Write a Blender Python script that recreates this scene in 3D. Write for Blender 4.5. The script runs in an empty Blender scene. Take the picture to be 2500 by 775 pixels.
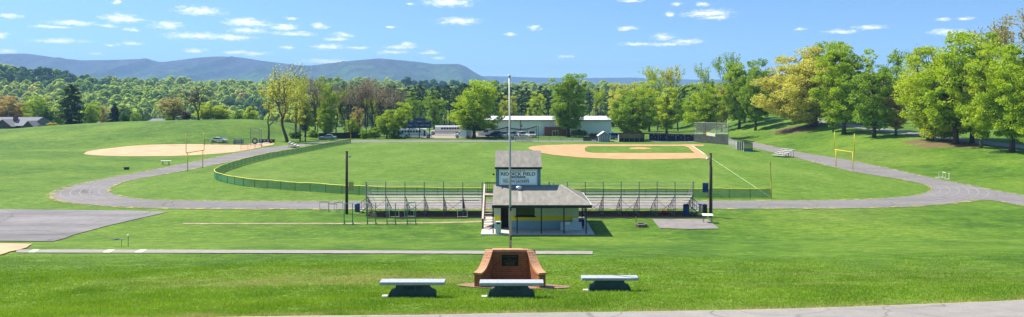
SKY_STR, SKY_SAT, CLOUD_STR, SUN_STR, EXPOSURE = .125, 1.12, 1.05, 4.95, .88
HAZE, HAZE_COL = 1.5e-4, (.36, .63, 1.0, 1)
LUSH_A, LUSH_B, LUSH_C = (.032, .115, .004), (.105, .232, .010), (.165, .285, .022)
PALE_A, PALE_B, PALE_C = (.09, .195, .012), (.142, .272, .022), (.18, .30, .038)
BLADE_A, BLADE_B = (.10, .24, .010), (.31, .46, .045)
import bpy, bmesh, math, random
import numpy as np
from mathutils import Vector, Matrix
from mathutils.geometry import tessellate_polygon
R = math.radians
S = bpy.context.scene
COL = S.collection
CAMZ, F, CX, HY = 12.0, 1860.0, 1250.0, 240.0      # eye height, focal length in photo pixels, horizon
random.seed(7)

# ------------------------------------------------------------------ terrain
def sstep(a, b, x):
    t = np.clip((np.asarray(x, float) - a) / (b - a), 0, 1)
    return t * t * (3 - 2 * t)
def softplus(x, k):
    return k * np.logaddexp(0, np.asarray(x, float) / k)
def H(x, y):
    x = np.asarray(x, float); y = np.asarray(y, float)
    z = 0.148 * (softplus(64 - y, 1.5) - 0.6 * softplus(17 - y, 1.5))
    z = z + 0.06 * (np.sin(x * .31 + y * .11 + 1) + np.sin(y * .42 - x * .13) + np.sin(x * .17 + 2.2)) * sstep(62, 48, y) * sstep(10, 20, y)
    hz = np.interp(x, [-420, -230, -165, -148, -132, -110, -91, -83, -78, -72, -66], [.4, 1.0, 1.8, 3.2, 4.1, 4.7, 4.9, 4.1, 2.6, .6, 0])
    z = z + hz * sstep(182, 246, y) * (1 - sstep(252, 345, y))
    plate = 2.5 + (np.clip(y, 90, 260) - 130) * 0.023
    rise = plate * sstep(64.5, 90, x) * sstep(90, 130, y)
    rise = rise + np.clip(0.045 * softplus(x - 96, 4), 0, 9) * sstep(92, 135, y)
    z = z + rise * (1 - sstep(300, 620, y))
    z = z - 14 * sstep(265, 700, y)
    px = 1250 + 1860 * x / np.maximum(y, 1)
    crest = np.interp(px, [-600, 0, 100, 250, 500, 800, 1250, 1450, 1650, 2500, 3200], [54, 50, 38, 29, 25, 26, 21, 18, 15, 14, 14])
    hill = (crest + 14) * sstep(560, 1260, y) * (1 - sstep(1500, 2600, y) * .8)
    lump = 7 * (np.sin(x * .017 + y * .006) * np.sin(y * .013 + 1) + .6 * np.sin(x * .031 - y * .021)) * sstep(560, 760, y) * (1 - sstep(1100, 1300, y))
    return z + hill + lump
_YS = np.concatenate([np.arange(8, 300, .2), np.arange(300, 1600, 1.5)])
def G(px, py):
    """the point of the ground seen at a pixel of the photograph"""
    a, b = (px - CX) / F, (py - HY) / F
    g = (CAMZ - b * _YS) - H(a * _YS, _YS)
    i = np.argmax(g <= 0)
    if g[i] > 0 or i == 0: raise ValueError((px, py))
    t = g[i - 1] / (g[i - 1] - g[i]); y = _YS[i - 1] + t * (_YS[i] - _YS[i - 1])
    return Vector((a * y, y, float(H(a * y, y))))
def D(px, d):
    x = (px - CX) / F * d
    return Vector((x, d, float(H(x, d))))
def Zof(py, d): return CAMZ + (HY - py) / F * d

# ------------------------------------------------------------------ tags
def tag(o, label=None, cat=None, group=None, kind=None):
    if label: o['label'] = label
    if cat: o['category'] = cat
    if group: o['group'] = group
    if kind: o['kind'] = kind
    return o
def thing(name, label, cat, loc=(0, 0, 0), rz=0.0, group=None):
    o = bpy.data.objects.new(name, None); COL.objects.link(o)
    o.empty_display_size = .2
    o.location = loc; o.rotation_euler = (0, 0, rz)
    return tag(o, label, cat, group)
def dup(root, loc, rz=0.0, label=None, scale=None):
    r = root.copy(); COL.objects.link(r); r.location = loc; r.rotation_euler = (0, 0, rz)
    if label: r['label'] = label
    if scale: r.scale = scale
    for ch in list(root.children):
        c = ch.copy(); COL.objects.link(c); c.parent = r
        for g in list(ch.children):
            d = g.copy(); COL.objects.link(d); d.parent = c
    return r

# ------------------------------------------------------------------ materials
def nodes_of(name):
    m = bpy.data.materials.new(name); m.use_nodes = True
    nt = m.node_tree; nt.nodes.clear()
    return m, nt, nt.nodes, nt.links
def rgba(c): return (c[0], c[1], c[2], 1)
_MATS = {}
def mat(name, c, rough=.7, metal=0.0, var=.14, scale=2.5, bump=0.0, bscale=30, spec=.3, alpha=1.0, streak=None):
    if name in _MATS: return _MATS[name]
    m, nt, N, L = nodes_of(name)
    out = N.new('ShaderNodeOutputMaterial'); bs = N.new('ShaderNodeBsdfPrincipled')
    bs.inputs['Roughness'].default_value = rough; bs.inputs['Metallic'].default_value = metal
    bs.inputs['Specular IOR Level'].default_value = spec
    tc = N.new('ShaderNodeTexCoord'); no = N.new('ShaderNodeTexNoise')
    no.inputs['Scale'].default_value = scale; no.inputs['Detail'].default_value = 5; no.inputs['Roughness'].default_value = .65
    if streak:
        mp = N.new('ShaderNodeMapping'); mp.inputs['Scale'].default_value = streak
        L.new(tc.outputs['Object'], mp.inputs['Vector']); L.new(mp.outputs[0], no.inputs['Vector'])
    else:
        L.new(tc.outputs['Object'], no.inputs['Vector'])
    rp = N.new('ShaderNodeValToRGB')
    rp.color_ramp.elements[0].position = .3; rp.color_ramp.elements[1].position = .7
    rp.color_ramp.elements[0].color = rgba([max(0, x * (1 - var)) for x in c]); rp.color_ramp.elements[1].color = rgba([min(1, x * (1 + var)) for x in c])
    L.new(no.outputs['Fac'], rp.inputs['Fac']); L.new(rp.outputs['Color'], bs.inputs['Base Color'])
    if bump:
        n2 = N.new('ShaderNodeTexNoise'); n2.inputs['Scale'].default_value = bscale; n2.inputs['Detail'].default_value = 4
        L.new(tc.outputs['Object'], n2.inputs['Vector'])
        b = N.new('ShaderNodeBump'); b.inputs['Strength'].default_value = bump; b.inputs['Distance'].default_value = .05
        L.new(n2.outputs['Fac'], b.inputs['Height']); L.new(b.outputs[0], bs.inputs['Normal'])
    if alpha < 1:
        tr = N.new('ShaderNodeBsdfTransparent'); mx = N.new('ShaderNodeMixShader'); mx.inputs[0].default_value = alpha
        L.new(tr.outputs[0], mx.inputs[1]); L.new(bs.outputs[0], mx.inputs[2]); L.new(mx.outputs[0], out.inputs['Surface'])
    else:
        L.new(bs.outputs[0], out.inputs['Surface'])
    _MATS[name] = m
    return m
def leaf_mat(name, c1, c2, trans=.4):
    """two leaf colours mixed leaf by leaf and limb by limb; thin, so light comes through"""
    m, nt, N, L = nodes_of(name)
    out = N.new('ShaderNodeOutputMaterial'); bs = N.new('ShaderNodeBsdfPrincipled')
    bs.inputs['Roughness'].default_value = .55; bs.inputs['Specular IOR Level'].default_value = .25
    ge = N.new('ShaderNodeNewGeometry'); tc = N.new('ShaderNodeTexCoord'); no = N.new('ShaderNodeTexNoise')
    no.inputs['Scale'].default_value = .35; no.inputs['Detail'].default_value = 3
    L.new(tc.outputs['Object'], no.inputs['Vector'])
    ad = N.new('ShaderNodeMath'); ad.operation = 'MULTIPLY_ADD'; ad.inputs[1].default_value = .45
    L.new(ge.outputs['Random Per Island'], ad.inputs[0]); 
    s = N.new('ShaderNodeMath'); s.operation = 'MULTIPLY_ADD'; s.inputs[1].default_value = 1.6; s.inputs[2].default_value = -.5
    L.new(no.outputs['Fac'], s.inputs[0]); L.new(s.outputs[0], ad.inputs[2])
    mx = N.new('ShaderNodeMix'); mx.data_type = 'RGBA'; mx.inputs['A'].default_value = rgba(c1); mx.inputs['B'].default_value = rgba(c2)
    L.new(ad.outputs[0], mx.inputs['Factor']); L.new(mx.outputs['Result'], bs.inputs['Base Color'])
    tr = N.new('ShaderNodeBsdfTranslucent'); hs = N.new('ShaderNodeHueSaturation'); hs.inputs['Value'].default_value = 1.15; hs.inputs['Saturation'].default_value = 1.1
    L.new(mx.outputs['Result'], hs.inputs['Color']); L.new(hs.outputs[0], tr.inputs['Color'])
    ms = N.new('ShaderNodeMixShader'); ms.inputs[0].default_value = trans
    L.new(bs.outputs[0], ms.inputs[1]); L.new(tr.outputs[0], ms.inputs[2]); L.new(ms.outputs[0], out.inputs['Surface'])
    return m

# ------------------------------------------------------------------ mesh builder
class MB:
    def __init__(s): s.v = []; s.f = []
    def add(s, vs, fs):
        b = len(s.v); s.v += [tuple(v) for v in vs]; s.f += [tuple(i + b for i in f) for f in fs]; return s
    def box(s, c, size, rz=0.0, rx=0.0, ry=0.0):
        m = Matrix.Rotation(rz, 3, 'Z') @ Matrix.Rotation(ry, 3, 'Y') @ Matrix.Rotation(rx, 3, 'X')
        c = Vector(c); h = Vector(size) / 2
        vs = [c + m @ Vector((x * h.x, y * h.y, z * h.z)) for x in (-1, 1) for y in (-1, 1) for z in (-1, 1)]
        return s.add(vs, [(0, 1, 3, 2), (4, 6, 7, 5), (0, 4, 5, 1), (2, 3, 7, 6), (0, 2, 6, 4), (1, 5, 7, 3)])
    def span(s, a, b): # box from corner to corner
        a, b = Vector(a), Vector(b)
        return s.box((a + b) / 2, [abs(q) for q in (b - a)])
    def bar(s, p, q, w, h=None):
        p, q = Vector(p), Vector(q); d = (q - p).normalized(); h = h or w
        up = Vector((0, 0, 1)) if abs(d.z) < .95 else Vector((0, 1, 0))
        a = d.cross(up).normalized() * w / 2; b = a.cross(d).normalized() * h / 2
        vs = [e + i * a + j * b for e in (p, q) for i in (-1, 1) for j in (-1, 1)]
        return s.add(vs, [(0, 1, 3, 2), (4, 6, 7, 5), (0, 4, 5, 1), (2, 3, 7, 6), (0, 2, 6, 4), (1, 5, 7, 3)])
    def tube(s, pts, rads, k=6, cap=True):
        pts = [Vector(p) for p in pts]; n = len(pts)
        if not hasattr(rads, '__len__'): rads = [rads] * n
        vs, fs = [], []; a = None
        for i, p in enumerate(pts):
            d = (pts[min(i + 1, n - 1)] - pts[max(i - 1, 0)]); d = d.normalized() if d.length > 1e-9 else Vector((0, 0, 1))
            if a is None:
                a = d.orthogonal().normalized()
            else:
                a = (a - d * a.dot(d)); a = a.normalized() if a.length > 1e-6 else d.orthogonal().normalized()
            b = d.cross(a)
            for j in range(k):
                t = 2 * math.pi * j / k
                vs.append(p + (a * math.cos(t) + b * math.sin(t)) * rads[i])
        for i in range(n - 1):
            for j in range(k):
                fs.append((i * k + j, i * k + (j + 1) % k, (i + 1) * k + (j + 1) % k, (i + 1) * k + j))
        if cap: fs += [tuple(range(k - 1, -1, -1)), tuple(range((n - 1) * k, n * k))]
        return s.add(vs, fs)
    def lathe(s, prof, k=16, c=(0, 0, 0)):
        vs, fs = [], []; c = Vector(c)
        for r, z in prof:
            for j in range(k):
                t = 2 * math.pi * j / k; vs.append(c + Vector((r * math.cos(t), r * math.sin(t), z)))
        for i in range(len(prof) - 1):
            for j in range(k):
                fs.append((i * k + j, i * k + (j + 1) % k, (i + 1) * k + (j + 1) % k, (i + 1) * k + j))
        fs += [tuple(range(k - 1, -1, -1)), tuple(range((len(prof) - 1) * k, len(prof) * k))]
        return s.add(vs, fs)
    def prism(s, poly, a, b, axis='y'): # poly of (u, w); extruded along axis from a to b
        P = {'y': lambda u, w, t: (u, t, w), 'x': lambda u, w, t: (t, u, w), 'z': lambda u, w, t: (u, w, t)}[axis]
        n = len(poly); vs = [P(u, w, a) for u, w in poly] + [P(u, w, b) for u, w in poly]
        fs = [tuple(range(n)), tuple(range(2 * n - 1, n - 1, -1))] + [(i, (i + n), (i + 1) % n + n, (i + 1) % n) for i in range(n)]
        return s.add(vs, fs)
    def build(s, name, m, parent=None, smooth=False, loc=None, bevel=0.0):
        me = bpy.data.meshes.new(name); me.from_pydata(s.v, [], s.f)
        bm = bmesh.new(); bm.from_mesh(me); bmesh.ops.recalc_face_normals(bm, faces=bm.faces)
        if bevel: bmesh.ops.bevel(bm, geom=bm.edges, offset=bevel, segments=1, affect='EDGES', clamp_overlap=True)
        bm.to_mesh(me); bm.free()
        if smooth: me.shade_smooth()
        o = bpy.data.objects.new(name, me); COL.objects.link(o)
        if m: me.materials.append(m)
        if parent: o.parent = parent
        if loc: o.location = loc
        return o
def mesh_np(name, v, quads, m=None, attrs=None, smooth=False):
    me = bpy.data.meshes.new(name); v = np.asarray(v, np.float32); q = np.asarray(quads, np.int32); n = len(q); k = q.shape[1]
    me.vertices.add(len(v)); me.vertices.foreach_set('co', v.ravel())
    me.loops.add(n * k); me.loops.foreach_set('vertex_index', q.ravel())
    me.polygons.add(n); me.polygons.foreach_set('loop_start', np.arange(0, n * k, k, dtype=np.int32))
    me.update(calc_edges=True)
    if smooth: me.shade_smooth()
    for an, av in (attrs or {}).items():
        a = me.attributes.new(an, 'FLOAT', 'POINT'); a.data.foreach_set('value', np.asarray(av, np.float32))
    if m: me.materials.append(m)
    return me
def link(name, me, parent=None, loc=None):
    o = bpy.data.objects.new(name, me); COL.objects.link(o)
    if parent: o.parent = parent
    if loc is not None: o.location = loc
    return o
def catmull(P, n=8):
    P = [Vector((p[0], p[1], 0)) for p in P]; out = []
    for i in range(len(P) - 1):
        p0, p1, p2, p3 = P[max(i - 1, 0)], P[i], P[i + 1], P[min(i + 2, len(P) - 1)]
        for j in range(n):
            t = j / n
            out.append(.5 * ((2 * p1) + (p2 - p0) * t + (2 * p0 - 5 * p1 + 4 * p2 - p3) * t * t + (3 * p1 - p0 - 3 * p2 + p3) * t ** 3))
    out.append(P[-1]); return out
def sheet(name, loops, off, m, parent=None, maxedge=None, kind='structure', wob=0.0):
    """a flat outline (with holes) laid on the ground"""
    rng = random.Random(len(loops[0]))
    loops = [[Vector((p[0] + rng.uniform(-wob, wob), p[1] + rng.uniform(-wob, wob), 0)) for p in l] for l in loops]
    flat = [p for l in loops for p in l]
    tri = tessellate_polygon(loops)
    bm = bmesh.new(); vs = [bm.verts.new(p) for p in flat]
    for t in tri:
        try: bm.faces.new([vs[i] for i in t])
        except ValueError: pass
    if maxedge:
        for _ in range(9):
            e = [e for e in bm.edges if e.calc_length() > maxedge]
            if not e: break
            bmesh.ops.subdivide_edges(bm, edges=e, cuts=1)
            bmesh.ops.triangulate(bm, faces=bm.faces)
    bmesh.ops.recalc_face_normals(bm, faces=bm.faces)
    for v in bm.verts: v.co.z = float(H(v.co.x, v.co.y)) + off
    for f in bm.faces:
        if f.normal.z < 0: f.normal_flip()
    me = bpy.data.meshes.new(name); bm.to_mesh(me); bm.free()
    if m: me.materials.append(m)
    o = link(name, me, parent)
    if kind: o['kind'] = kind
    return o
def ribbon(name, line, w, off, m, parent=None, kind='structure'):
    """a strip of even width along a ground line"""
    L_, R_ = [], []
    for i, p in enumerate(line):
        d = (line[min(i + 1, len(line) - 1)] - line[max(i - 1, 0)]); d.z = 0; d.normalize(); n = Vector((-d.y, d.x, 0)) * w / 2
        L_.append(p + n); R_.append(p - n)
    v = [(q.x, q.y, float(H(q.x, q.y)) + off) for pr in zip(L_, R_) for q in pr]
    f = [(2 * i, 2 * i + 1, 2 * i + 3, 2 * i + 2) for i in range(len(line) - 1)]
    b = MB(); b.add(v, f); o = b.build(name, m, parent)
    if kind: o['kind'] = kind
    return o
def text(body, w, h, loc, m, parent, name='lettering', bold=0.0, spacing=1.0):
    cu = bpy.data.curves.new('lettering', 'FONT'); cu.body = body; cu.align_x = 'CENTER'; cu.align_y = 'CENTER'
    cu.offset = bold; cu.extrude = .004; cu.space_character = spacing
    t = bpy.data.objects.new('lettering', cu); COL.objects.link(t)
    bpy.context.view_layer.update()
    me = bpy.data.meshes.new_from_object(t.evaluated_get(bpy.context.evaluated_depsgraph_get()))
    bpy.data.objects.remove(t)
    co = np.zeros(len(me.vertices) * 3, np.float32); me.vertices.foreach_get('co', co); co = co.reshape(-1, 3)
    lo, hi = co.min(0), co.max(0); c = (lo + hi) / 2
    s = ((w / (hi - lo)[0]), (h / (hi - lo)[1]))
    new = np.stack([(co[:, 0] - c[0]) * s[0], -co[:, 2], (co[:, 1] - c[1]) * s[1]], 1)
    me.vertices.foreach_set('co', new.astype(np.float32).ravel()); me.update()
    me.materials.clear(); me.materials.append(m)
    return link(name, me, parent, loc)
# ------------------------------------------------------------------ trees
def unit(rng, n):
    u = rng.normal(size=(n, 3)); return u / np.linalg.norm(u, axis=1, keepdims=True)
def leaf_quads(rng, c, size, up=.5, aspect=.6):
    n = len(c); nn = unit(rng, n) + np.array([0, 0, up]); nn /= np.linalg.norm(nn, axis=1, keepdims=True)
    t = np.cross(nn, unit(rng, n)); t /= np.linalg.norm(t, axis=1, keepdims=True) + 1e-9
    b = np.cross(nn, t); s = np.asarray(size).reshape(-1, 1)
    v = np.stack([c + t * s, c + b * s * aspect, c - t * s, c - b * s * aspect], 1).reshape(-1, 3)
    return v, np.arange(n * 4).reshape(n, 4)
BARK = mat('bark', (.085, .066, .05), .9, var=.35, scale=6, bump=.6, bscale=14)
BARK2 = mat('pale_bark', (.15, .125, .1), .9, var=.3, scale=5, bump=.5, bscale=14)
def proto_tree(trunk_mb, lv, lq):
    me1 = bpy.data.meshes.new('trunk'); me1.from_pydata(trunk_mb.v, [], trunk_mb.f); me1.shade_smooth(); me1.materials.append(BARK)
    me2 = mesh_np('crown', lv, lq) if len(lv) else None
    if me2: me2.materials.append(BARK)
    return me1, me2
def gen_leafy(seed, Ht, W, base=.2, nclump=230, nleaf=55, leaf=.225, limbs=12, lobes=.35, shift=0.0, flat=.62, tr=.42, rc=.085, top=1.0):
    rng = np.random.default_rng(seed); rd = random.Random(seed)
    zc = (base + 1) / 2 * Ht; rz = (1 - base) / 2 * Ht; rx = W / 2
    u = unit(rng, nclump); lob = unit(rng, 12); lob[:, 2] = np.abs(lob[:, 2]) * .8 - .1
    lob /= np.linalg.norm(lob, axis=1, keepdims=True)
    f = (1 - lobes) + lobes * 1.25 * np.max(np.clip(u @ lob.T, 0, 1) ** 8, axis=1) + rng.normal(0, .05, nclump)
    r = .22 + .78 * rng.random(nclump) ** .55
    low = np.where(u[:, 2] < 0, .92, top)
    c = u * (r * f)[:, None] * np.array([rx, rx, rz]); c[:, 2] *= low; c[:, 2] += zc; c[:, 0] += shift * np.clip(1.2 - c[:, 2] / Ht, .3, 1)
    h_ = np.hypot(c[:, 0] - shift * .6, c[:, 1]); k_ = (W / 2 - W * rc * .55) / np.percentile(h_, 95); c[:, :2] *= k_
    z0_, z1_ = np.percentile(c[:, 2], 2), np.percentile(c[:, 2], 99); c[:, 2] = (base * Ht + .3) + (c[:, 2] - z0_) / (z1_ - z0_) * ((1 - base) * Ht - .3 - W * rc * flat * .6)
    c[:, 2] = np.clip(c[:, 2], base * Ht, Ht - W * rc * flat * .6); c[:, :2] *= np.minimum(1, W * .5 / np.maximum(np.hypot(c[:, 0] - shift * .6, c[:, 1]), .01))[:, None]
    t = MB(); th = .82 * Ht
    jx, jy = rd.uniform(-.05, .05) * W, rd.uniform(-.05, .05) * W
    tp = [Vector((jx * s * s + .1 * math.sin(5 * s + seed), jy * s * s, -.4 + s * th)) for s in np.linspace(0, 1, 8)]
    t.tube(tp, [tr * (1.45, 1.0, .86, .74, .6, .45, .3, .12)[i] for i in range(8)], 8)
    samples = [(p, .3) for p in tp[3:]]
    for i in range(limbs):
        s0 = rd.uniform(max(base * .8, .12), .62); k = s0 / .82 * 7; a = tp[int(k)].lerp(tp[min(7, int(k) + 1)], k % 1)
        az = 2 * math.pi * (i + rd.uniform(-.3, .3)) / limbs * 1.618; el = rd.uniform(.25, .95)
        d = Vector((math.cos(az) * math.cos(el), math.sin(az) * math.cos(el), math.sin(el)))
        ln = rd.uniform(.5, .74) * min(rx / max(.35, math.cos(el)), (1.02 * Ht - a.z) / max(.3, math.sin(el)))
        pts, p = [], a.copy()
        for j in range(6):
            pts.append(p.copy()); d = (d + Vector((rd.uniform(-.25, .25), rd.uniform(-.25, .25), rd.uniform(-.08, .2)))).normalized(); p = p + d * ln / 5
            p.x += shift * .12
            if j and math.hypot(math.hypot(p.x - shift * .6, p.y) / (W * .5), (p.z - zc) / rz) > .78: break
        t.tube(pts, [tr * .42 * (1, .8, .62, .45, .3, .15)[j] for j in range(len(pts))], 6)
        samples += [(q, .1) for q in pts[1:]]
    SP = np.array([p[:] for p, _ in samples])
    for ci in c[:: max(1, nclump // 170)]:
        j = int(np.argmin(((SP - ci) ** 2).sum(1))); a, b = Vector(SP[j]), Vector(ci)
        mid = a.lerp(b, .5) + Vector((rd.uniform(-.4, .4), rd.uniform(-.4, .4), rd.uniform(0, .5)))
        t.tube([a, mid, b], [.075, .05, .025], 4, cap=False)
    rr = W * rc * rng.uniform(.65, 1.35, nclump)
    nl = nclump * nleaf; idx = np.repeat(np.arange(nclump), nleaf)
    d = unit(rng, nl); d[:, 2] += .25
    pos = c[idx] + d * (rr[idx] * (.35 + .65 * rng.random(nl) ** .5))[:, None] * np.array([1, 1, flat])
    pos[:, 2] = np.maximum(pos[:, 2], .5)
    lv, lq = leaf_quads(rng, pos, leaf * rng.uniform(.6, 1.25, nl), .7)
    return proto_tree(t, lv, lq)
def gen_branchy(seed, Ht, W, levels=5, spread=34, leaves=0, leaf=.2, tr=.32, lean=0.0, side=.8, clus=.7, up=.12, tfrac=.3, hi=0.0, minr=.03):
    rng = np.random.default_rng(seed); rd = random.Random(seed); lines, tips = [], []
    st = [(Vector((0, 0, -.4)), Vector((lean, 0, 1)).normalized(), Ht * tfrac, tr, 0)]
    while st:
        p, d, ln, r, lev = st.pop(); n = 4; pts, rads = [p.copy()], [r]
        mids = []
        for j in range(n):
            j_ = .05 if lev == 0 else .16
            d = (d + Vector((rd.gauss(0, j_), rd.gauss(0, j_), rd.gauss(0, j_) + (up if lev else .02)))).normalized()
            p = p + d * ln / n; pts.append(p.copy()); rads.append(r * (1 - .38 * (j + 1) / n)); mids.append((p.copy(), d.copy()))
        lines.append((pts, rads, lev))
        if lev >= levels: tips.append(p.copy()); continue
        def turn(d, ang):
            ax = d.cross(Vector((rd.gauss(0, 1), rd.gauss(0, 1), rd.gauss(0, 1)))).normalized()
            return (Matrix.Rotation(ang, 3, ax) @ d).normalized()
        for _ in range(2 if rd.random() < .55 else 3):
            st.append((p, turn(d, R(spread) * rd.uniform(.5, 1.25)), ln * rd.uniform(.66, .92), r * .6, lev + 1))
        if lev >= 1:
            for q, qd in mids[:3]:
                if rd.random() < side * .5: st.append((q, turn(qd, R(spread * 1.5) * rd.uniform(.7, 1.2)), ln * rd.uniform(.4, .7), r * .42, min(levels, lev + 2)))
    T = np.array([t[:] for t in tips]); sz = Ht / max(T[:, 2].max(), 1); wx = np.percentile(np.hypot(T[:, 0] - lean * Ht * .5, T[:, 1]), 92); sx = W / 2 / wx
    k = np.array([sx, sx, sz]); t = MB()
    for pts, rads, lev in lines:
        pts = [Vector((p.x * sx, p.y * sx, p.z * sz)) for p in pts]
        t.tube(pts, [max(minr, q) for q in rads], 7 if lev < 2 else (4 if lev < 4 else 3), cap=False)
    T = T * k
    if leaves:
        ends = np.array([p[:] for pts, rads, lev in lines if lev >= levels - 1 for p in pts[1:]]) * k
        ends = ends[ends[:, 2] >= hi * Ht]
        n = len(ends) * leaves; pos = np.repeat(ends, leaves, 0) + rng.normal(0, clus * .5, (n, 3))
        lv, lq = leaf_quads(rng, pos, leaf * rng.uniform(.6, 1.3, n), .5)
    else: lv, lq = [], []
    return proto_tree(t, lv, lq)
def gen_conifer(seed, Ht, W, base=.1, shape=1.0, layers=22, per=9, nleaf=26, leaf=.42, tr=.25, ragged=.25, dome=False):
    rng = np.random.default_rng(seed); rd = random.Random(seed); t = MB()
    t.tube([(0, 0, -.4), (.05, 0, Ht * .5), (0, .05, Ht * .98)], [tr * 1.2, tr * .8, .04], 7)
    C, Rr = [], []
    for i in range(layers):
        s = i / (layers - 1); z = Ht * (base + (1 - base) * s * .98)
        w = W / 2 * ((1 - s) ** shape if not dome else math.sqrt(max(.03, 1 - (abs(s - .42) / .62) ** 2)))
        for j in range(per):
            a = rd.uniform(0, 6.283); l = max(.25, w * rd.uniform(1 - 2.2 * ragged, 1 + ragged)); e = Vector((math.cos(a) * l, math.sin(a) * l, z - l * .12 + rd.uniform(-.3, .3) * (3 if dome else 1)))
            t.tube([(0, 0, z), e], [.05, .02], 3, cap=False)
            for q in (.45, .75, 1.0):
                C.append((e.x * q, e.y * q, z + (e.z - z) * q)); Rr.append(.28 + .11 * l)
    C = np.array(C); Rr = np.array(Rr); n = len(C) * nleaf // 3; idx = rng.integers(0, len(C), n)
    pos = C[idx] + unit(rng, n) * (Rr[idx] * rng.random(n) ** .4)[:, None] * np.array([1, 1, .45])
    lv, lq = leaf_quads(rng, pos, leaf * rng.uniform(.6, 1.2, n), .4, .3)
    return proto_tree(t, lv, lq)

LM = {
 'bright': leaf_mat('bright_spring_leaves', (.22, .36, .02), (.49, .59, .05), .45),
 'lime': leaf_mat('lime_spring_leaves', (.32, .44, .03), (.58, .64, .07), .5),
 'mid': leaf_mat('mid_green_leaves', (.17, .3, .03), (.36, .49, .05), .42),
 'deep': leaf_mat('deep_green_leaves', (.045, .12, .018), (.11, .22, .03)),
 'gold': leaf_mat('golden_young_leaves', (.42, .42, .07), (.68, .64, .15), .5),
 'tan': leaf_mat('tan_flower_tassels', (.32, .28, .09), (.55, .46, .16), .5),
 'rust': leaf_mat('rusty_young_leaves', (.36, .26, .09), (.54, .42, .16), .5),
 'maroon': leaf_mat('maroon_buds', (.32, .25, .16), (.46, .38, .25)),
 'sparse': leaf_mat('yellow_green_catkins', (.38, .42, .06), (.62, .62, .12), .5),
 'pine': leaf_mat('dark_pine_needles', (.03, .085, .03), (.075, .15, .05), .25),
 'blue': leaf_mat('blue_spruce_needles', (.018, .044, .028), (.045, .085, .055), .2),
 'shrub': leaf_mat('purple_shrub_leaves', (.06, .045, .04), (.13, .1, .08)),
 'yellow': leaf_mat('yellow_blossom', (.5, .4, .02), (.7, .6, .04)),
}
PR = {
 'round': (gen_leafy(1, 18, 15, .16, 225, 145, lobes=.42), 18, 15), 'round2': (gen_leafy(2, 18, 15, .15, 225, 145, lobes=.5), 18, 15),
 'oval': (gen_leafy(3, 20, 13, .15, 220, 145, lobes=.42), 20, 13), 'oval2': (gen_leafy(4, 20, 13, .12, 200, 145, lobes=.52, limbs=12), 20, 13),
 'spread': (gen_leafy(5, 19, 19, .06, 310, 150, shift=-3.2, lobes=.4, limbs=14, tr=.62), 19, 19),
 'airy': (gen_leafy(6, 20, 14, .12, 230, 52, leaf=.27, lobes=.5, limbs=14, rc=.07), 20, 14), 'airy2': (gen_leafy(8, 20, 14, .16, 200, 46, leaf=.27, lobes=.55, limbs=13, rc=.075), 20, 14),
 'vase': (gen_branchy(11, 20, 13, 5, 30, 4, .22), 20, 13), 'vase2': (gen_branchy(12, 20, 13, 5, 33, 4, .22), 20, 13),
 'tall': (gen_branchy(13, 21, 9, 5, 24, 5, .22), 21, 9), 'lean': (gen_branchy(14, 22, 9, 5, 30, 2, .2, tr=.42, lean=-.22, tfrac=.42), 22, 9),
 'bare': (gen_branchy(15, 14, 12, 6, 36, 0, tr=.34), 14, 12), 'bare2': (gen_branchy(16, 19, 12, 6, 30, 1, .16, tr=.34, tfrac=.36), 19, 12),
 'bud': (gen_branchy(17, 20, 9, 6, 28, 1, .11, minr=.017, tr=.3, tfrac=.4, hi=.55), 20, 9), 'bud2': (gen_branchy(18, 20, 9, 6, 26, 1, .11, minr=.017, tr=.3, tfrac=.4, hi=.55), 20, 9),
 'bush': (gen_leafy(21, 5, 6, .0, 120, 60, leaf=.2, limbs=8, tr=.12, rc=.11), 5, 6),
 'ball': (gen_leafy(22, 2, 2, .02, 160, 60, leaf=.07, limbs=6, tr=.05, lobes=.08, rc=.1), 2, 2),
 'wpine': (gen_conifer(31, 13, 8, .06, layers=15, per=10, nleaf=60, leaf=.4, dome=True, ragged=.3), 13, 8),
 'spruce': (gen_conifer(32, 8, 6, .04, .85, nleaf=60, leaf=.34, ragged=.14), 8, 6),
 'tpine': (gen_conifer(33, 21, 6.4, .42, layers=10, per=5, nleaf=40, leaf=.5, tr=.26, dome=True, ragged=.35), 21, 6.4),
 'tpine2': (gen_conifer(34, 21, 5.6, .5, layers=9, per=5, nleaf=40, leaf=.5, tr=.24, dome=True, ragged=.4), 21, 5.6),
 'tpine3': (gen_conifer(35, 21, 7, .36, layers=9, per=5, nleaf=42, leaf=.5, tr=.26, dome=True, ragged=.42), 21, 7),
}
def tree(kind, leafk, base, Ht, W, label, name='tree', cat='tree', group=None, rz=None, bark=None):
    (m1, m2), h0, w0 = PR[kind]
    rz = random.uniform(0, 6.28) if rz is None else rz
    o = thing(name, label, cat, base, rz, group); o.scale = (W / w0, W / w0, Ht / h0)
    a = link('trunk', m1, o)
    if bark: a.material_slots[0].link = 'OBJECT'; a.material_slots[0].material = bark
    if m2:
        c = link('crown', m2, o); c.material_slots[0].link = 'OBJECT'; c.material_slots[0].material = LM[leafk]
    return o
def ptree(kind, leafk, bx, by, top, wpx, label, d=None, **k):
    """a tree by the pixel of its foot (or its distance), its top and its crown width"""
    p = D(bx, d) if d else G(bx, by)
    return tree(kind, leafk, p, Zof(top, p.y) - p.z, wpx * p.y / F, label, **k)
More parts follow.
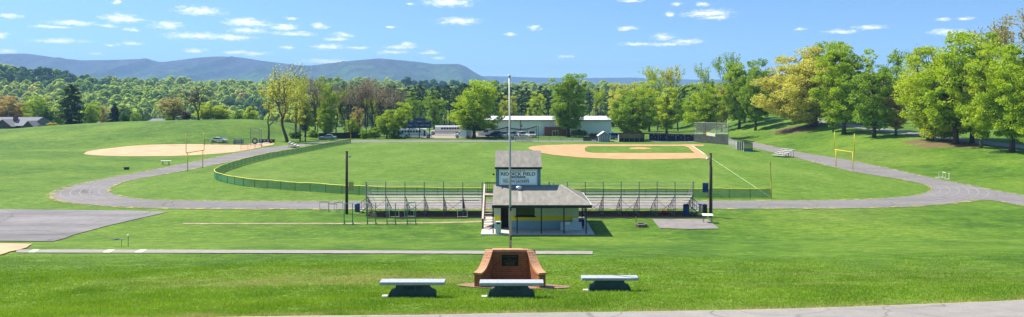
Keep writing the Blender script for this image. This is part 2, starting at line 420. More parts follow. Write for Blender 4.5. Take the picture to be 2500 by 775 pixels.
# ------------------------------------------------------------------ world, sun, camera
SUN = Vector((-0.88, 0.48, 0)).normalized() * math.cos(R(53)) + Vector((0, 0, math.sin(R(53))))
CLOUDS = [(20,39,28,8),(180,57,62,8),(292,45,46,13),(310,50,52,6),(265,63,30,5),(150,100,74,7),(8,88,20,9),(490,27,62,13),(600,55,58,13),(640,60,30,6),
 (412,62,44,11),(480,88,88,10),(560,92,62,8),(605,75,48,9),(695,67,36,9),(320,73,18,5),(325,105,26,6),(275,109,18,4),(475,124,34,6),(710,45,20,5),(780,64,22,8),
 (720,83,56,6),(820,95,36,6),(840,85,28,7),(800,115,42,7),(872,117,32,5),(700,116,18,4),(1095,5,66,13),(1120,52,54,11),(975,116,46,6),(995,110,22,7),(955,128,42,5),
 (1045,129,26,5),(955,66,14,4),(1070,142,18,5),(1305,68,17,7),(1245,84,16,5),(1532,70,27,7),(1730,33,68,11),(1745,44,42,5),(1620,90,30,9),(1560,107,48,5),
 (1680,100,44,8),(1630,108,62,5),(1715,11,18,6),(1650,11,14,5),(1635,35,14,9),(1385,138,20,5),(1950,72,18,5),(2050,78,46,7),(2125,67,42,7),(2310,78,50,9),
 (2352,46,24,6),(2300,48,22,4),(15,125,28,7),(800,150,66,7),(575,128,34,6),(620,131,42,6),(235,133,16,5),(120,66,60,4),(1000,8,20,4),(285,5,14,6),(1540,2,30,5)]
W = bpy.data.worlds.new('World'); S.world = W; W.use_nodes = True
nt = W.node_tree; N, L = nt.nodes, nt.links; N.clear()
out = N.new('ShaderNodeOutputWorld'); sky = N.new('ShaderNodeTexSky'); sky.sky_type = 'NISHITA'; sky.sun_disc = False
sky.sun_elevation = R(53); sky.sun_rotation = math.atan2(SUN.x, SUN.y); sky.altitude = 200; sky.air_density = 1.0; sky.dust_density = .35; sky.ozone_density = 2.5
tc = N.new('ShaderNodeTexCoord'); vm = N.new('ShaderNodeVectorMath'); vm.operation = 'MULTIPLY_ADD'; vm.inputs[1].default_value = (1, 1, 2.6); vm.inputs[2].default_value = (0, 0, .06)
vn = N.new('ShaderNodeVectorMath'); vn.operation = 'NORMALIZE'; L.new(tc.outputs['Generated'], vm.inputs[0]); L.new(vm.outputs[0], vn.inputs[0]); L.new(vn.outputs[0], sky.inputs['Vector'])
hs = N.new('ShaderNodeHueSaturation'); hs.inputs['Saturation'].default_value = SKY_SAT; hs.inputs['Hue'].default_value = .494; hs.inputs['Value'].default_value = 1.0; L.new(sky.outputs[0], hs.inputs['Color'])
bg = N.new('ShaderNodeBackground'); bg.inputs['Strength'].default_value = SKY_STR; L.new(hs.outputs[0], bg.inputs['Color'])
sp = N.new('ShaderNodeSeparateXYZ'); L.new(tc.outputs['Generated'], sp.inputs[0])
def mth(op, a, b=None, c=None):
    n = N.new('ShaderNodeMath'); n.operation = op
    for i, q in enumerate((a, b, c)):
        if q is None: continue
        if isinstance(q, (int, float)): n.inputs[i].default_value = q
        else: L.new(q, n.inputs[i])
    return n.outputs[0]
az = mth('ARCTAN2', sp.outputs['X'], sp.outputs['Y']); el = mth('ARCSINE', sp.outputs['Z'])
cb = N.new('ShaderNodeCombineXYZ'); L.new(az, cb.inputs[0]); L.new(mth('MULTIPLY', el, 2.6), cb.inputs[1])
n1 = N.new('ShaderNodeTexNoise'); n1.inputs['Scale'].default_value = 55; n1.inputs['Detail'].default_value = 4; L.new(cb.outputs[0], n1.inputs['Vector'])
n2 = N.new('ShaderNodeTexNoise'); n2.inputs['Scale'].default_value = 120; n2.inputs['Detail'].default_value = 6; n2.inputs['Roughness'].default_value = .68; L.new(cb.outputs[0], n2.inputs['Vector'])
wv = N.new('ShaderNodeVectorMath'); wv.operation = 'MULTIPLY_ADD'; wv.inputs[1].default_value = (.022, .0065, 0); wv.inputs[2].default_value = (-.011, -.0032, 0); L.new(n1.outputs['Color'], wv.inputs[0])
cb2 = N.new('ShaderNodeCombineXYZ'); L.new(az, cb2.inputs[0]); L.new(el, cb2.inputs[1])
pv = N.new('ShaderNodeVectorMath'); pv.operation = 'ADD'; L.new(cb2.outputs[0], pv.inputs[0]); L.new(wv.outputs[0], pv.inputs[1])
m = None
for (x, y, w, h) in CLOUDS:
    u, v = (x - CX) / F, (HY - y) / F
    a_, e_ = math.atan(u), math.atan(v / math.sqrt(1 + u * u)); k = 1 / (1 + u * u)
    w_, h_ = 1.25 * w / F * k, 1.2 * h / F * math.sqrt(k)
    mp = N.new('ShaderNodeMapping'); mp.inputs['Scale'].default_value = (1 / w_, 1 / h_, 0); mp.inputs['Location'].default_value = (-a_ / w_, -e_ / h_, 0)
    L.new(pv.outputs[0], mp.inputs[0])
    ln = N.new('ShaderNodeVectorMath'); ln.operation = 'LENGTH'; L.new(mp.outputs[0], ln.inputs[0])
    m = ln.outputs['Value'] if m is None else mth('MINIMUM', m, ln.outputs['Value'])
den = mth('ADD', mth('SUBTRACT', 1.0, m), mth('MULTIPLY_ADD', n2.outputs['Fac'], 1.75, -.93))
mr = N.new('ShaderNodeMapRange'); mr.interpolation_type = 'SMOOTHSTEP'; mr.inputs['From Min'].default_value = -.05; mr.inputs['From Max'].default_value = 1.15; mr.inputs['To Max'].default_value = .95
L.new(den, mr.inputs['Value'])
cl = N.new('ShaderNodeBackground'); cl.inputs['Color'].default_value = (1, .965, .96, 1); cl.inputs['Strength'].default_value = CLOUD_STR
ms = N.new('ShaderNodeMixShader'); L.new(mr.outputs[0], ms.inputs[0]); L.new(bg.outputs[0], ms.inputs[1]); L.new(cl.outputs[0], ms.inputs[2])
L.new(ms.outputs[0], out.inputs['Surface'])
sl = bpy.data.lights.new('sun', 'SUN'); sl.energy = SUN_STR; sl.angle = R(.5); sl.color = (1, .92, .785)
so = bpy.data.objects.new('sun', sl); COL.objects.link(so); so.rotation_euler = SUN.to_track_quat('Z', 'Y').to_euler(); so.location = (-60, 60, 120)
cam = bpy.data.cameras.new('camera'); co = bpy.data.objects.new('camera', cam); COL.objects.link(co); S.camera = co
co.location = (0, 0, CAMZ); co.rotation_euler = (R(90), 0, 0)
cam.sensor_width = 36; cam.lens = F / 2500 * 36; cam.shift_y = -(387.5 - HY) / 2500; cam.clip_end = 40000; cam.clip_start = .1
S.view_settings.view_transform = 'Standard'; S.view_settings.look = 'None'; S.view_settings.gamma = 1; S.view_settings.exposure = EXPOSURE
S.render.engine = 'CYCLES'; S.cycles.use_denoising = True; S.cycles.max_bounces = 6; S.cycles.transparent_max_bounces = 24; S.cycles.volume_bounces = 0

# ------------------------------------------------------------------ ground
def grow(a, b, s0, r):
    o, s = [a], s0
    while o[-1] < b: o.append(min(b, o[-1] + s)); s *= r
    return o
ys = np.array(list(np.arange(-120, 12, 12.)) + list(np.arange(12, 72, 1.25)) + list(np.arange(72, 276, 3.)) + grow(276, 9400, 5, 1.055))
xp = list(np.arange(0, 44, 1.6)) + list(np.arange(44, 120, 2.5)) + grow(120, 8800, 4, 1.07)
xs = np.array([-x for x in xp[:0:-1]] + xp)
XX, YY = np.meshgrid(xs, ys); ZZ = H(XX, YY)
nx, ny = len(xs), len(ys)
ii = (np.arange(ny - 1)[:, None] * nx + np.arange(nx - 1)[None, :]).ravel()
q = np.stack([ii, ii + 1, ii + nx + 1, ii + nx], 1)
field = sstep(80, 84, YY) * sstep(214, 208, YY) * sstep(68, 62, np.abs(XX))          # mown sports turf: a paler grass
def blob(x, y, rx, ry): return np.exp(-((XX - x) / rx) ** 2 - ((YY - y) / ry) ** 2)
def blob2(x, y, rx, ry, X_, Y_): return np.exp(-((X_ - x) / rx) ** 2 - ((Y_ - y) / ry) ** 2)
dry = .75 * blob(-5.0, 27.6, 4.2, 1.6) + .5 * blob(-9, 26, 3, .8) + .3 * blob(-1, 29, 3, .8) + .5 * blob(12, 20.9, 14, .6) + .5 * blob(-6, 20, 12, .7) + .3 * blob(24, 35, 8, 2) + .35 * blob(34, 78, 6, 4) + .4 * blob(-40, 118, 9, 4) + .45 * blob(70, 150, 8, 12)
soil = np.zeros_like(XX)
for (bx, by, rx, ry) in [(1960, 316, 6, 7), (1915, 318, 4, 3), (2300, 352, 6.5, 4), (2240, 345, 4, 3), (2370, 357, 3.5, 3)]:
    p = G(bx, by); soil += 1.1 * blob(p.x, p.y, rx, ry)
litter = 1.0 * sstep(75.5, 77, YY) * sstep(80.6, 79.5, YY) * ((XX > -14.5) & (XX < 18.2))  # band under the bleachers where their shade is put into the soil colour
wood = sstep(300, 420, YY)
m, nt, N, L = nodes_of('lawn')
out = N.new('ShaderNodeOutputMaterial'); bs = N.new('ShaderNodeBsdfPrincipled'); bs.inputs['Roughness'].default_value = .85; bs.inputs['Specular IOR Level'].default_value = .12
ge = N.new('ShaderNodeNewGeometry')
def noise_(sc, det=4, ro=.6, stretch=None):
    n = N.new('ShaderNodeTexNoise'); n.inputs['Scale'].default_value = sc; n.inputs['Detail'].default_value = det; n.inputs['Roughness'].default_value = ro
    if stretch:
        mp = N.new('ShaderNodeMapping'); mp.inputs['Scale'].default_value = stretch; L.new(ge.outputs['Position'], mp.inputs[0]); L.new(mp.outputs[0], n.inputs['Vector'])
    else: L.new(ge.outputs['Position'], n.inputs['Vector'])
    return n.outputs['Fac']
def ramp(f, a, b):
    r = N.new('ShaderNodeMapRange'); r.interpolation_type = 'SMOOTHSTEP'; r.inputs['From Min'].default_value = a; r.inputs['From Max'].default_value = b; L.new(f, r.inputs['Value']); return r.outputs[0]
def mixc(f, a, b, mode='MIX'):
    x = N.new('ShaderNodeMix'); x.data_type = 'RGBA'; x.blend_type = mode
    for s_, v_ in (('Factor', f), ('A', a), ('B', b)):
        if isinstance(v_, (int, float)): x.inputs[s_].default_value = v_
        elif isinstance(v_, tuple): x.inputs[s_].default_value = rgba(v_)
        else: L.new(v_, x.inputs[s_])
    return x.outputs['Result']
def att(n):
    a = N.new('ShaderNodeAttribute'); a.attribute_name = n; return a.outputs['Fac']
big, midn, fine, tiny = noise_(.045, 3), noise_(.33, 5, .65, (1, 1.0, 1)), noise_(2.2, 5, .7), noise_(11, 4, .7)
lush = mixc(ramp(midn, .34, .66), LUSH_A, LUSH_B)
lush = mixc(ramp(big, .4, .68), lush, LUSH_C)
pale = mixc(ramp(midn, .32, .68), PALE_A, PALE_B)
pale = mixc(ramp(noise_(.12, 4, .6, (1, .35, 1)), .42, .7), pale, PALE_C)
g = mixc(att('field'), lush, pale)
def mt(op, a, b):
    n = N.new('ShaderNodeMath'); n.operation = op
    for i, q_ in enumerate((a, b)):
        if isinstance(q_, (int, float)): n.inputs[i].default_value = q_
        else: L.new(q_, n.inputs[i])
    return n.outputs[0]
dryf = mt('MULTIPLY', mt('ADD', att('dry'), .10), ramp(fine, .38, .62))
g = mixc(mt('MINIMUM', dryf, .7), g, (.34, .33, .12))
g = mixc(mt('MULTIPLY', ramp(noise_(.95, 6, .78, (.7, 1.25, 1)), .4, .6), .75), g, mixc(.6, g, (.03, .085, .004)))
g = mixc(mt('MULTIPLY', ramp(noise_(1.6, 6, .8, (.6, 1.4, 1)), .5, .66), .6), g, mixc(.6, g, (.42, .46, .12)))
g = mixc(mt('MULTIPLY', ramp(fine, .38, .64), .65), g, mixc(.5, g, (.02, .05, .006)))
g = mixc(mt('MULTIPLY', ramp(tiny, .35, .68), .45), g, mixc(.45, g, (.012, .035, .004)))
sf = ramp(mt('ADD', att('soil'), mt('MULTIPLY', mt('SUBTRACT', fine, .5), .9)), .4, .75)
g = mixc(sf, g, mixc(ramp(tiny, .35, .65), mixc(att('bleacher_shade'), (.2, .135, .075), (.03, .026, .018)), mixc(att('bleacher_shade'), (.11, .075, .042), (.018, .02, .01))))  # the darker soil pair paints in the shade under the bleachers
g = mixc(att('wood'), g, mixc(ramp(noise_(.02, 5), .4, .6), (.05, .1, .02), (.1, .14, .03)))
L.new(g, bs.inputs['Base Color'])
bp = N.new('ShaderNodeBump'); bp.inputs['Strength'].default_value = .55; bp.inputs['Distance'].default_value = .12
L.new(mt('ADD', fine, mt('MULTIPLY', tiny, .6)), bp.inputs['Height']); L.new(bp.outputs[0], bs.inputs['Normal']); L.new(bs.outputs[0], out.inputs['Surface'])
LAWN = m
me = mesh_np('ground', np.stack([XX, YY, ZZ], -1).reshape(-1, 3), q, LAWN, dict(field=field.ravel(), dry=dry.ravel(), soil=soil.ravel(), bleacher_shade=litter.ravel(), wood=wood.ravel()), True)
link('ground', me)['kind'] = 'structure'

# ------------------------------------------------------------------ track, roads, dirt
def asphalt(name, c, patch=.35, crack=.22, stretch=(.3, 1.0, 1)):
    m, nt, N, L = nodes_of(name); out = N.new('ShaderNodeOutputMaterial'); bs = N.new('ShaderNodeBsdfPrincipled'); bs.inputs['Roughness'].default_value = .92; bs.inputs['Specular IOR Level'].default_value = .2
    ge = N.new('ShaderNodeNewGeometry'); mp = N.new('ShaderNodeMapping'); mp.inputs['Scale'].default_value = stretch; L.new(ge.outputs['Position'], mp.inputs[0])
    def nz(sc, src, det=5):
        n = N.new('ShaderNodeTexNoise'); n.inputs['Scale'].default_value = sc; n.inputs['Detail'].default_value = det; n.inputs['Roughness'].default_value = .65; L.new(src, n.inputs['Vector']); return n.outputs['Fac']
    def rmp(f, a, b, v0, v1):
        r = N.new('ShaderNodeMapRange'); r.inputs['From Min'].default_value = a; r.inputs['From Max'].default_value = b; r.inputs['To Min'].default_value = v0; r.inputs['To Max'].default_value = v1; L.new(f, r.inputs['Value']); return r.outputs[0]
    a = rmp(nz(.22, mp.outputs[0]), .3, .7, 1 - patch, 1 + patch * .6); b = rmp(nz(1.6, ge.outputs['Position']), .3, .7, .88, 1.1); d = rmp(nz(22, ge.outputs['Position'], 2), .3, .7, .85, 1.15)
    vo = N.new('ShaderNodeTexVoronoi'); vo.feature = 'DISTANCE_TO_EDGE'; vo.inputs['Scale'].default_value = crack
    wp = N.new('ShaderNodeVectorMath'); wp.operation = 'MULTIPLY_ADD'; wp.inputs[1].default_value = (2.2, 2.2, 0); nn = N.new('ShaderNodeTexNoise'); nn.inputs['Scale'].default_value = .5; L.new(ge.outputs['Position'], nn.inputs['Vector']); L.new(nn.outputs['Color'], wp.inputs[0]); L.new(ge.outputs['Position'], wp.inputs[2]); L.new(wp.outputs[0], vo.inputs['Vector'])
    e = rmp(vo.outputs['Distance'], .0, .012, .62, 1.0)
    def mul(x, y):
        n = N.new('ShaderNodeMath'); n.operation = 'MULTIPLY'; L.new(x, n.inputs[0]); L.new(y, n.inputs[1]); return n.outputs[0]
    f = mul(mul(a, b), mul(d, e)); mx = N.new('ShaderNodeMix'); mx.data_type = 'RGBA'; mx.blend_type = 'MULTIPLY'; mx.inputs['Factor'].default_value = 1; mx.inputs['A'].default_value = rgba(c); L.new(f, mx.inputs['B']); L.new(mx.outputs['Result'], bs.inputs['Base Color'])
    bp = N.new('ShaderNodeBump'); bp.inputs['Strength'].default_value = .3; bp.inputs['Distance'].default_value = .01; L.new(d, bp.inputs['Height']); L.new(bp.outputs[0], bs.inputs['Normal']); L.new(bs.outputs[0], out.inputs['Surface']); return m
ASPH = asphalt('worn_track_asphalt', (.215, .2, .197), .22, .16); ASPH2 = asphalt('faded_lot_asphalt', (.215, .202, .205), .4, .1); ROADM = asphalt('road_asphalt', (.27, .252, .235), .2, .3)
CONC = mat('pale_concrete', (.5, .47, .43), .85, var=.14, scale=1.5, bump=.1)
SAND = mat('infield_clay', (.52, .28, .135), .95, var=.2, scale=.35, bump=.25, bscale=12)
SAND2 = mat('softball_sand', (.53, .34, .2), .95, var=.2, scale=.3, bump=.25, bscale=12)
CHALK = mat('chalk_line', (.78, .76, .72), .9, var=.1)
LANE = mat('lane_paint', (.27, .265, .26), .9, var=.3, scale=.8)
inner_px = [(760,353.5),(700,366),(620,383),(535,401),(450,417.5),(380,430),(310,443),(274,457),(264,467.5),(276,475.5),(310,483),(374,489),(500,491.5),(624,492.3),(1000,492),(1400,491.5),(1875,491),(2075,489),(2174,484),(2239,477),(2269,468.5),(2272,460),(2254,450),(2174,434.5),(2075,418),(1960,390),(1880,371),(1838,361.5)]
outer_px = [(722,353.5),(638,363),(509,388),(380,414.5),(290,431),(215,446),(160,460),(128,474),(124,482),(142,491),(190,498),(280,505),(400,509.5),(624,511.5),(1000,511.5),(1400,511),(1875,510.3),(2075,509),(2224,505),(2324,497.5),(2390,489)]
right_px = [(2424,490),(2500,503.5),(2620,523),(2640,500),(2500,478),(2374,455),(2274,435),(2174,413),(2050,388),(1960,374),(1880,356.5),(1838,348.2)]
fl = lambda px: [Vector(((x - CX) / (y - HY) * CAMZ, F * CAMZ / (y - HY), 0)) for x, y in px]
inner = catmull(fl(inner_px), 7); outer = catmull(fl(outer_px), 7); right = catmull(fl(right_px), 3)
far_in = fl([(1760, 348), (1690, 347.2), (1400, 347), (1100, 347), (860, 348), (800, 350)])
far_out = fl([(1760, 344.2), (1690, 343.6), (1400, 343.3), (1100, 343.6), (860, 344.5), (760, 349)])
loop = outer + right + far_out + far_in[::-1][:0]
trk = sheet('running_track', [outer + right + far_out, (inner + far_in)], .03, ASPH, maxedge=None)
def offset_line(line, d):
    o = []
    for i, p in enumerate(line):
        t = (line[min(i + 1, len(line) - 1)] - line[max(i - 1, 0)]).normalized(); o.append(p + Vector((t.y, -t.x, 0)) * d)
    return o
mid_in = inner[7 * 1:7 * 26]
lane_line = [ribbon('lane_marking', offset_line(mid_in, 1.06 * k_), .09, .042, LANE, trk, None) for k_ in range(0, 7)]
def verge_mat():
    m, nt, N, L = nodes_of('worn_edge'); out = N.new('ShaderNodeOutputMaterial'); bs = N.new('ShaderNodeBsdfPrincipled'); bs.inputs['Roughness'].default_value = .95
    ge = N.new('ShaderNodeNewGeometry'); no = N.new('ShaderNodeTexNoise'); no.inputs['Scale'].default_value = .7; no.inputs['Detail'].default_value = 7; no.inputs['Roughness'].default_value = .75; L.new(ge.outputs['Position'], no.inputs['Vector'])
    r = N.new('ShaderNodeMapRange'); r.inputs['From Min'].default_value = .47; r.inputs['From Max'].default_value = .56; L.new(no.outputs['Fac'], r.inputs['Value'])
    r2 = N.new('ShaderNodeValToRGB'); r2.color_ramp.elements[0].color = (.3, .24, .1, 1); r2.color_ramp.elements[1].color = (.36, .35, .12, 1); L.new(no.outputs['Color'], r2.inputs[0]); L.new(r2.outputs[0], bs.inputs['Base Color'])
    tr = N.new('ShaderNodeBsdfTransparent'); mx = N.new('ShaderNodeMixShader'); L.new(r.outputs[0], mx.inputs[0]); L.new(tr.outputs[0], mx.inputs[1]); L.new(bs.outputs[0], mx.inputs[2]); L.new(mx.outputs[0], out.inputs['Surface']); return m
VERGE = verge_mat()
def jag(line, s_): 
    r_ = random.Random(len(line)); return [p + Vector((r_.uniform(-s_, s_), r_.uniform(-s_, s_), 0)) for p in line]
ribbon('track_verge', jag(outer, .12), .9, .05, VERGE); ribbon('track_verge', jag(inner, .1), .6, .052, VERGE); ribbon('track_verge', jag(right, .1), .7, .05, VERGE)
sheet('parking_lot', [[p for p in (G(-90, 511.5), G(0, 512), G(150, 513.5), G(300, 515.5), G(409, 518.5), G(385, 524.5), G(330, 537), G(250, 556), G(180, 575), G(128, 591), G(0, 589.5), G(-90, 589))]], .05, ASPH2, maxedge=2.2, wob=.05)
sheet('sand_pit', [[G(-90, 597), G(0, 596), G(84, 597.5), G(64, 606), G(45, 612), G(22, 617), G(0, 625), G(-90, 634)]], .06, SAND2, maxedge=1.2, wob=.1)
def px_strip(name, up, lo, off, m, n=60):
    def rs(P):
        xs_ = np.linspace(P[0][0], P[-1][0], n); ysr = np.interp(xs_, [p[0] for p in P], [p[1] for p in P]); return [G(a, b) for a, b in zip(xs_, ysr)]
    U, Lo = rs(up), rs(lo); rg = random.Random(n); v = []
    for a, b in zip(U, Lo):
        for t in (0, .33, .67, 1):
            p = a.lerp(b, t); 
            if t in (0, 1): p.y += rg.uniform(-.06, .06)
            v.append((p.x, p.y, float(H(p.x, p.y)) + off))
    f = [(4 * i + j, 4 * i + j + 1, 4 * i + j + 5, 4 * i + j + 4) for i in range(n - 1) for j in range(3)]
    o = MB().add(v, f).build(name, m); o['kind'] = 'structure'; return o
path = px_strip('paved_path', [(40, 611), (500, 611.6), (1000, 614), (1447, 615)], [(40, 618.5), (500, 619.5), (1000, 621), (1447, 622.5)], .042, mat('path_asphalt', (.28, .26, .24), .9, var=.2, scale=1.5, bump=.3, bscale=30), 110)
for a_, b_ in ((256, 272), (334, 350), (74, 88)):
    v = [G(a_ + 7, 612), G(b_ + 9, 612), G(b_ - 4, 618.5), G(a_ - 6, 618.5)]
    o = MB().add([(p.x, p.y, p.z + .055) for p in v], [(0, 1, 2, 3)]).build('path_marking', CHALK, path)
px_strip('gravel_path', [(447, 545.5), (800, 545.5), (1060, 543.5), (1176, 540)], [(447, 548.5), (800, 548.5), (1060, 546.5), (1176, 544)], .03, mat('gravel', (.3, .26, .15), .95, var=.45, scale=1.2, bump=.4), 60)
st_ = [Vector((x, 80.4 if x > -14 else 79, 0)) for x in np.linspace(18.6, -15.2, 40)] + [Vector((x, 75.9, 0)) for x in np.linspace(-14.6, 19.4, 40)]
sheet('bare_ground_shade', [st_], .035, mat('soil_with_painted_shade', (.02, .018, .011), .95, var=.5, scale=1.6, bump=.6, bscale=6), maxedge=3, wob=.28)  # bare soil strip coloured near black to stand for the bleachers' shade
sheet('asphalt_pad', [[G(1591, 537), G(1660, 536), G(1731, 537), G(1757, 560), G(1690, 561), G(1612, 559)]], .05, mat('pad_asphalt', (.22, .2, .19), .9, var=.25, scale=.8), wob=.12, maxedge=2)
# road across the foot of the view
ru = [(-400, 805), (0, 795), (900, 776.5), (1250, 770.5), (1700, 764), (2000, 757), (2250, 748), (2500, 737.5), (2800, 722)]
up = [G(x, y) for x, y in ru]; cu = catmull([(p.x, p.y) for p in up], 8)
def strip2(name, line, d0, d1, off0, off1, m):
    v, f, n_ = [], [], 5
    for p in line:
        for j in range(n_):
            t = j / (n_ - 1); y = p.y - (d0 + (d1 - d0) * t); v.append((p.x, y, float(H(p.x, y)) + off0 + (off1 - off0) * t))
    for i in range(len(line) - 1):
        for j in range(n_ - 1): f.append((n_ * i + j, n_ * i + j + 1, n_ * (i + 1) + j + 1, n_ * (i + 1) + j))
    o = MB().add(v, f).build(name, m); o['kind'] = 'structure'; return o
strip2('road', cu, 0, 6, .05, .05, ROADM)
strip2('road_verge', cu, -.16, .05, .03, .045, mat('verge_grit', (.42, .35, .22), .95, var=.35, scale=4, bump=.5))
# hillside road behind the trees on the right bank
hr = [G(x, y) for x, y in [(1945, 291), (1975, 293), (2005, 298), (2060, 306), (2130, 315.5), (2200, 324), (2260, 332), (2330, 341), (2400, 350), (2500, 361), (2640, 376)]]
hr = catmull([(p.x, p.y) for p in hr], 8)
ribbon('hillside_road', hr, 4.6, .07, mat('hill_road_asphalt', (.25, .24, .235), .9, var=.15, scale=.8))
ribbon('road_kerb', offset_line(hr, -2.5), .35, .14, CONC)
# baseball diamond
dirt = fl([(1289, 362), (1300, 358), (1325, 355.5), (1370, 354), (1435, 353.2), (1560, 353.4), (1645, 353.8), (1680, 353), (1718, 354.2), (1716, 357), (1694, 358.5), (1729, 385), (1700, 387), (1640, 388.6), (1550, 389.2), (1450, 386.6), (1380, 381.5), (1320, 373.5)])
hole = fl([(1436, 357.2), (1560, 357), (1640, 356.8), (1676, 358.2), (1694, 372.6), (1680, 374.2), (1475, 374.2), (1440, 372.6), (1428, 369), (1430, 361)])
infield = sheet('infield_dirt', [catmull(dirt + dirt[:1], 5)[:-1], catmull(hole + hole[:1], 4)[:-1]], .03, SAND, wob=.2)
mc = fl([(1564, 363)])[0]
MB().lathe([(2.7, 0), (2.6, .05), (1.4, .2), (.5, .25)], 24).build('pitcher_mound', SAND, None, True, (mc.x, mc.y, .0))['kind'] = 'structure'
home = fl([(1690, 356.6)])[0]; fr = fl([(1883, 484)])[0]; flt = fl([(856, 349)])[0]
first_ = home + (fr - home).normalized() * 28
ribbon('foul_line', [home, first_], .2, .045, CHALK); ribbon('foul_line', [first_, first_.lerp(fr, .5), fr], .11, .045, mat('faded_chalk', (.42, .5, .26), .9, var=.35, scale=.5))
ribbon('foul_line', [home, home.lerp(flt, .5), flt], .12, .045, CHALK)
sheet('softball_dirt', [catmull(fl([(204, 375), (225, 368), (280, 361.5), (330, 358), (420, 356), (520, 355.2), (600, 354.6), (662, 350), (668, 353), (640, 359.5), (600, 367.5), (560, 373), (500, 378), (420, 381.2), (330, 382), (250, 380.5), (212, 378), (204, 375)]), 4)[:-1]], .03, SAND2, wob=.15)
# sandy apron and lot behind the far side
sheet('sports_path', [fl([(722, 355), (800, 349.5), (860, 346), (935, 343.5), (920, 342.5), (840, 344.5), (770, 349), (700, 356)])], .02, mat('dark_apron', (.2, .18, .17), .95, var=.3, scale=1))
BK = D(1090, 246)
sheet('bus_yard', [[D(985, 226), D(1160, 226), D(1200, 236), D(1200, 262), D(1000, 262)]], .06, mat('yard_concrete', (.3, .25, .215), .9, var=.15, scale=.6), maxedge=6)
for (cx_, cy_) in ((0, 0),):
    p = G(1255, 703); vv = []
    rg = random.Random(3)
    ring = [Vector((p.x + .02 + 1.95 * math.cos(t) * rg.uniform(.92, 1.05), p.y + .35 + 1.0 * math.sin(t) * rg.uniform(.92, 1.05), 0)) for t in np.linspace(0, 6.283, 40)[:-1]]
    sheet('mulch_bed', [ring], .035, mat('pink_mulch', (.3, .19, .135), .95, var=.45, scale=9, bump=.9, bscale=24), maxedge=.4)

# ------------------------------------------------------------------ mountains and woods
def ridge(name, pts, Y0, foot, seed, m, amp):
    px_ = np.array([p[0] for p in pts], float); py_ = np.array([p[1] for p in pts], float)
    X = np.linspace((px_[0] - CX) / F * Y0, (px_[-1] - CX) / F * Y0, 420); crest = CAMZ + (HY - np.interp(X / Y0 * F + CX, px_, py_)) / F * Y0
    ker = np.hanning(9); ker /= ker.sum(); crest = np.convolve(np.pad(crest, 4, mode='edge'), ker, 'valid')
    rows = 46; V = np.linspace(-.5, 1, rows); rg = np.random.default_rng(seed); P = []
    ph = rg.uniform(0, 6, 12)
    for v in V:
        y = Y0 - v * (Y0 - foot) if v > 0 else Y0 - v * 1200
        prof = (1 - abs(v)) ** 1.25 if v > 0 else (1 - abs(v) * 1.2)
        gx = X + 160 * np.sin(v * 5 + X * .0016 + ph[4])
        gully = np.abs(np.sin(gx * .0052 + ph[0])) * .55 + np.abs(np.sin(gx * .0113 + ph[1] + v * 2)) * .3 + np.abs(np.sin(gx * .024 + ph[2])) * .15
        w = max(0, v) ** .6 * (1 - max(0, v)) * 2.2
        P.append(np.stack([X, np.full_like(X, y) + amp * .6 * np.sin(X * .003 + ph[3]), (crest + 14) * prof - 14 - (gully - .5) * amp * 2.4 * w], 1))
    P = np.array(P); nx_ = len(X); i_ = (np.arange(rows - 1)[:, None] * nx_ + np.arange(nx_ - 1)[None, :]).ravel()
    me_ = mesh_np(name, P.reshape(-1, 3), np.stack([i_, i_ + 1, i_ + nx_ + 1, i_ + nx_], 1), m, None, True)
    o = link(name, me_); o['kind'] = 'structure'; return o
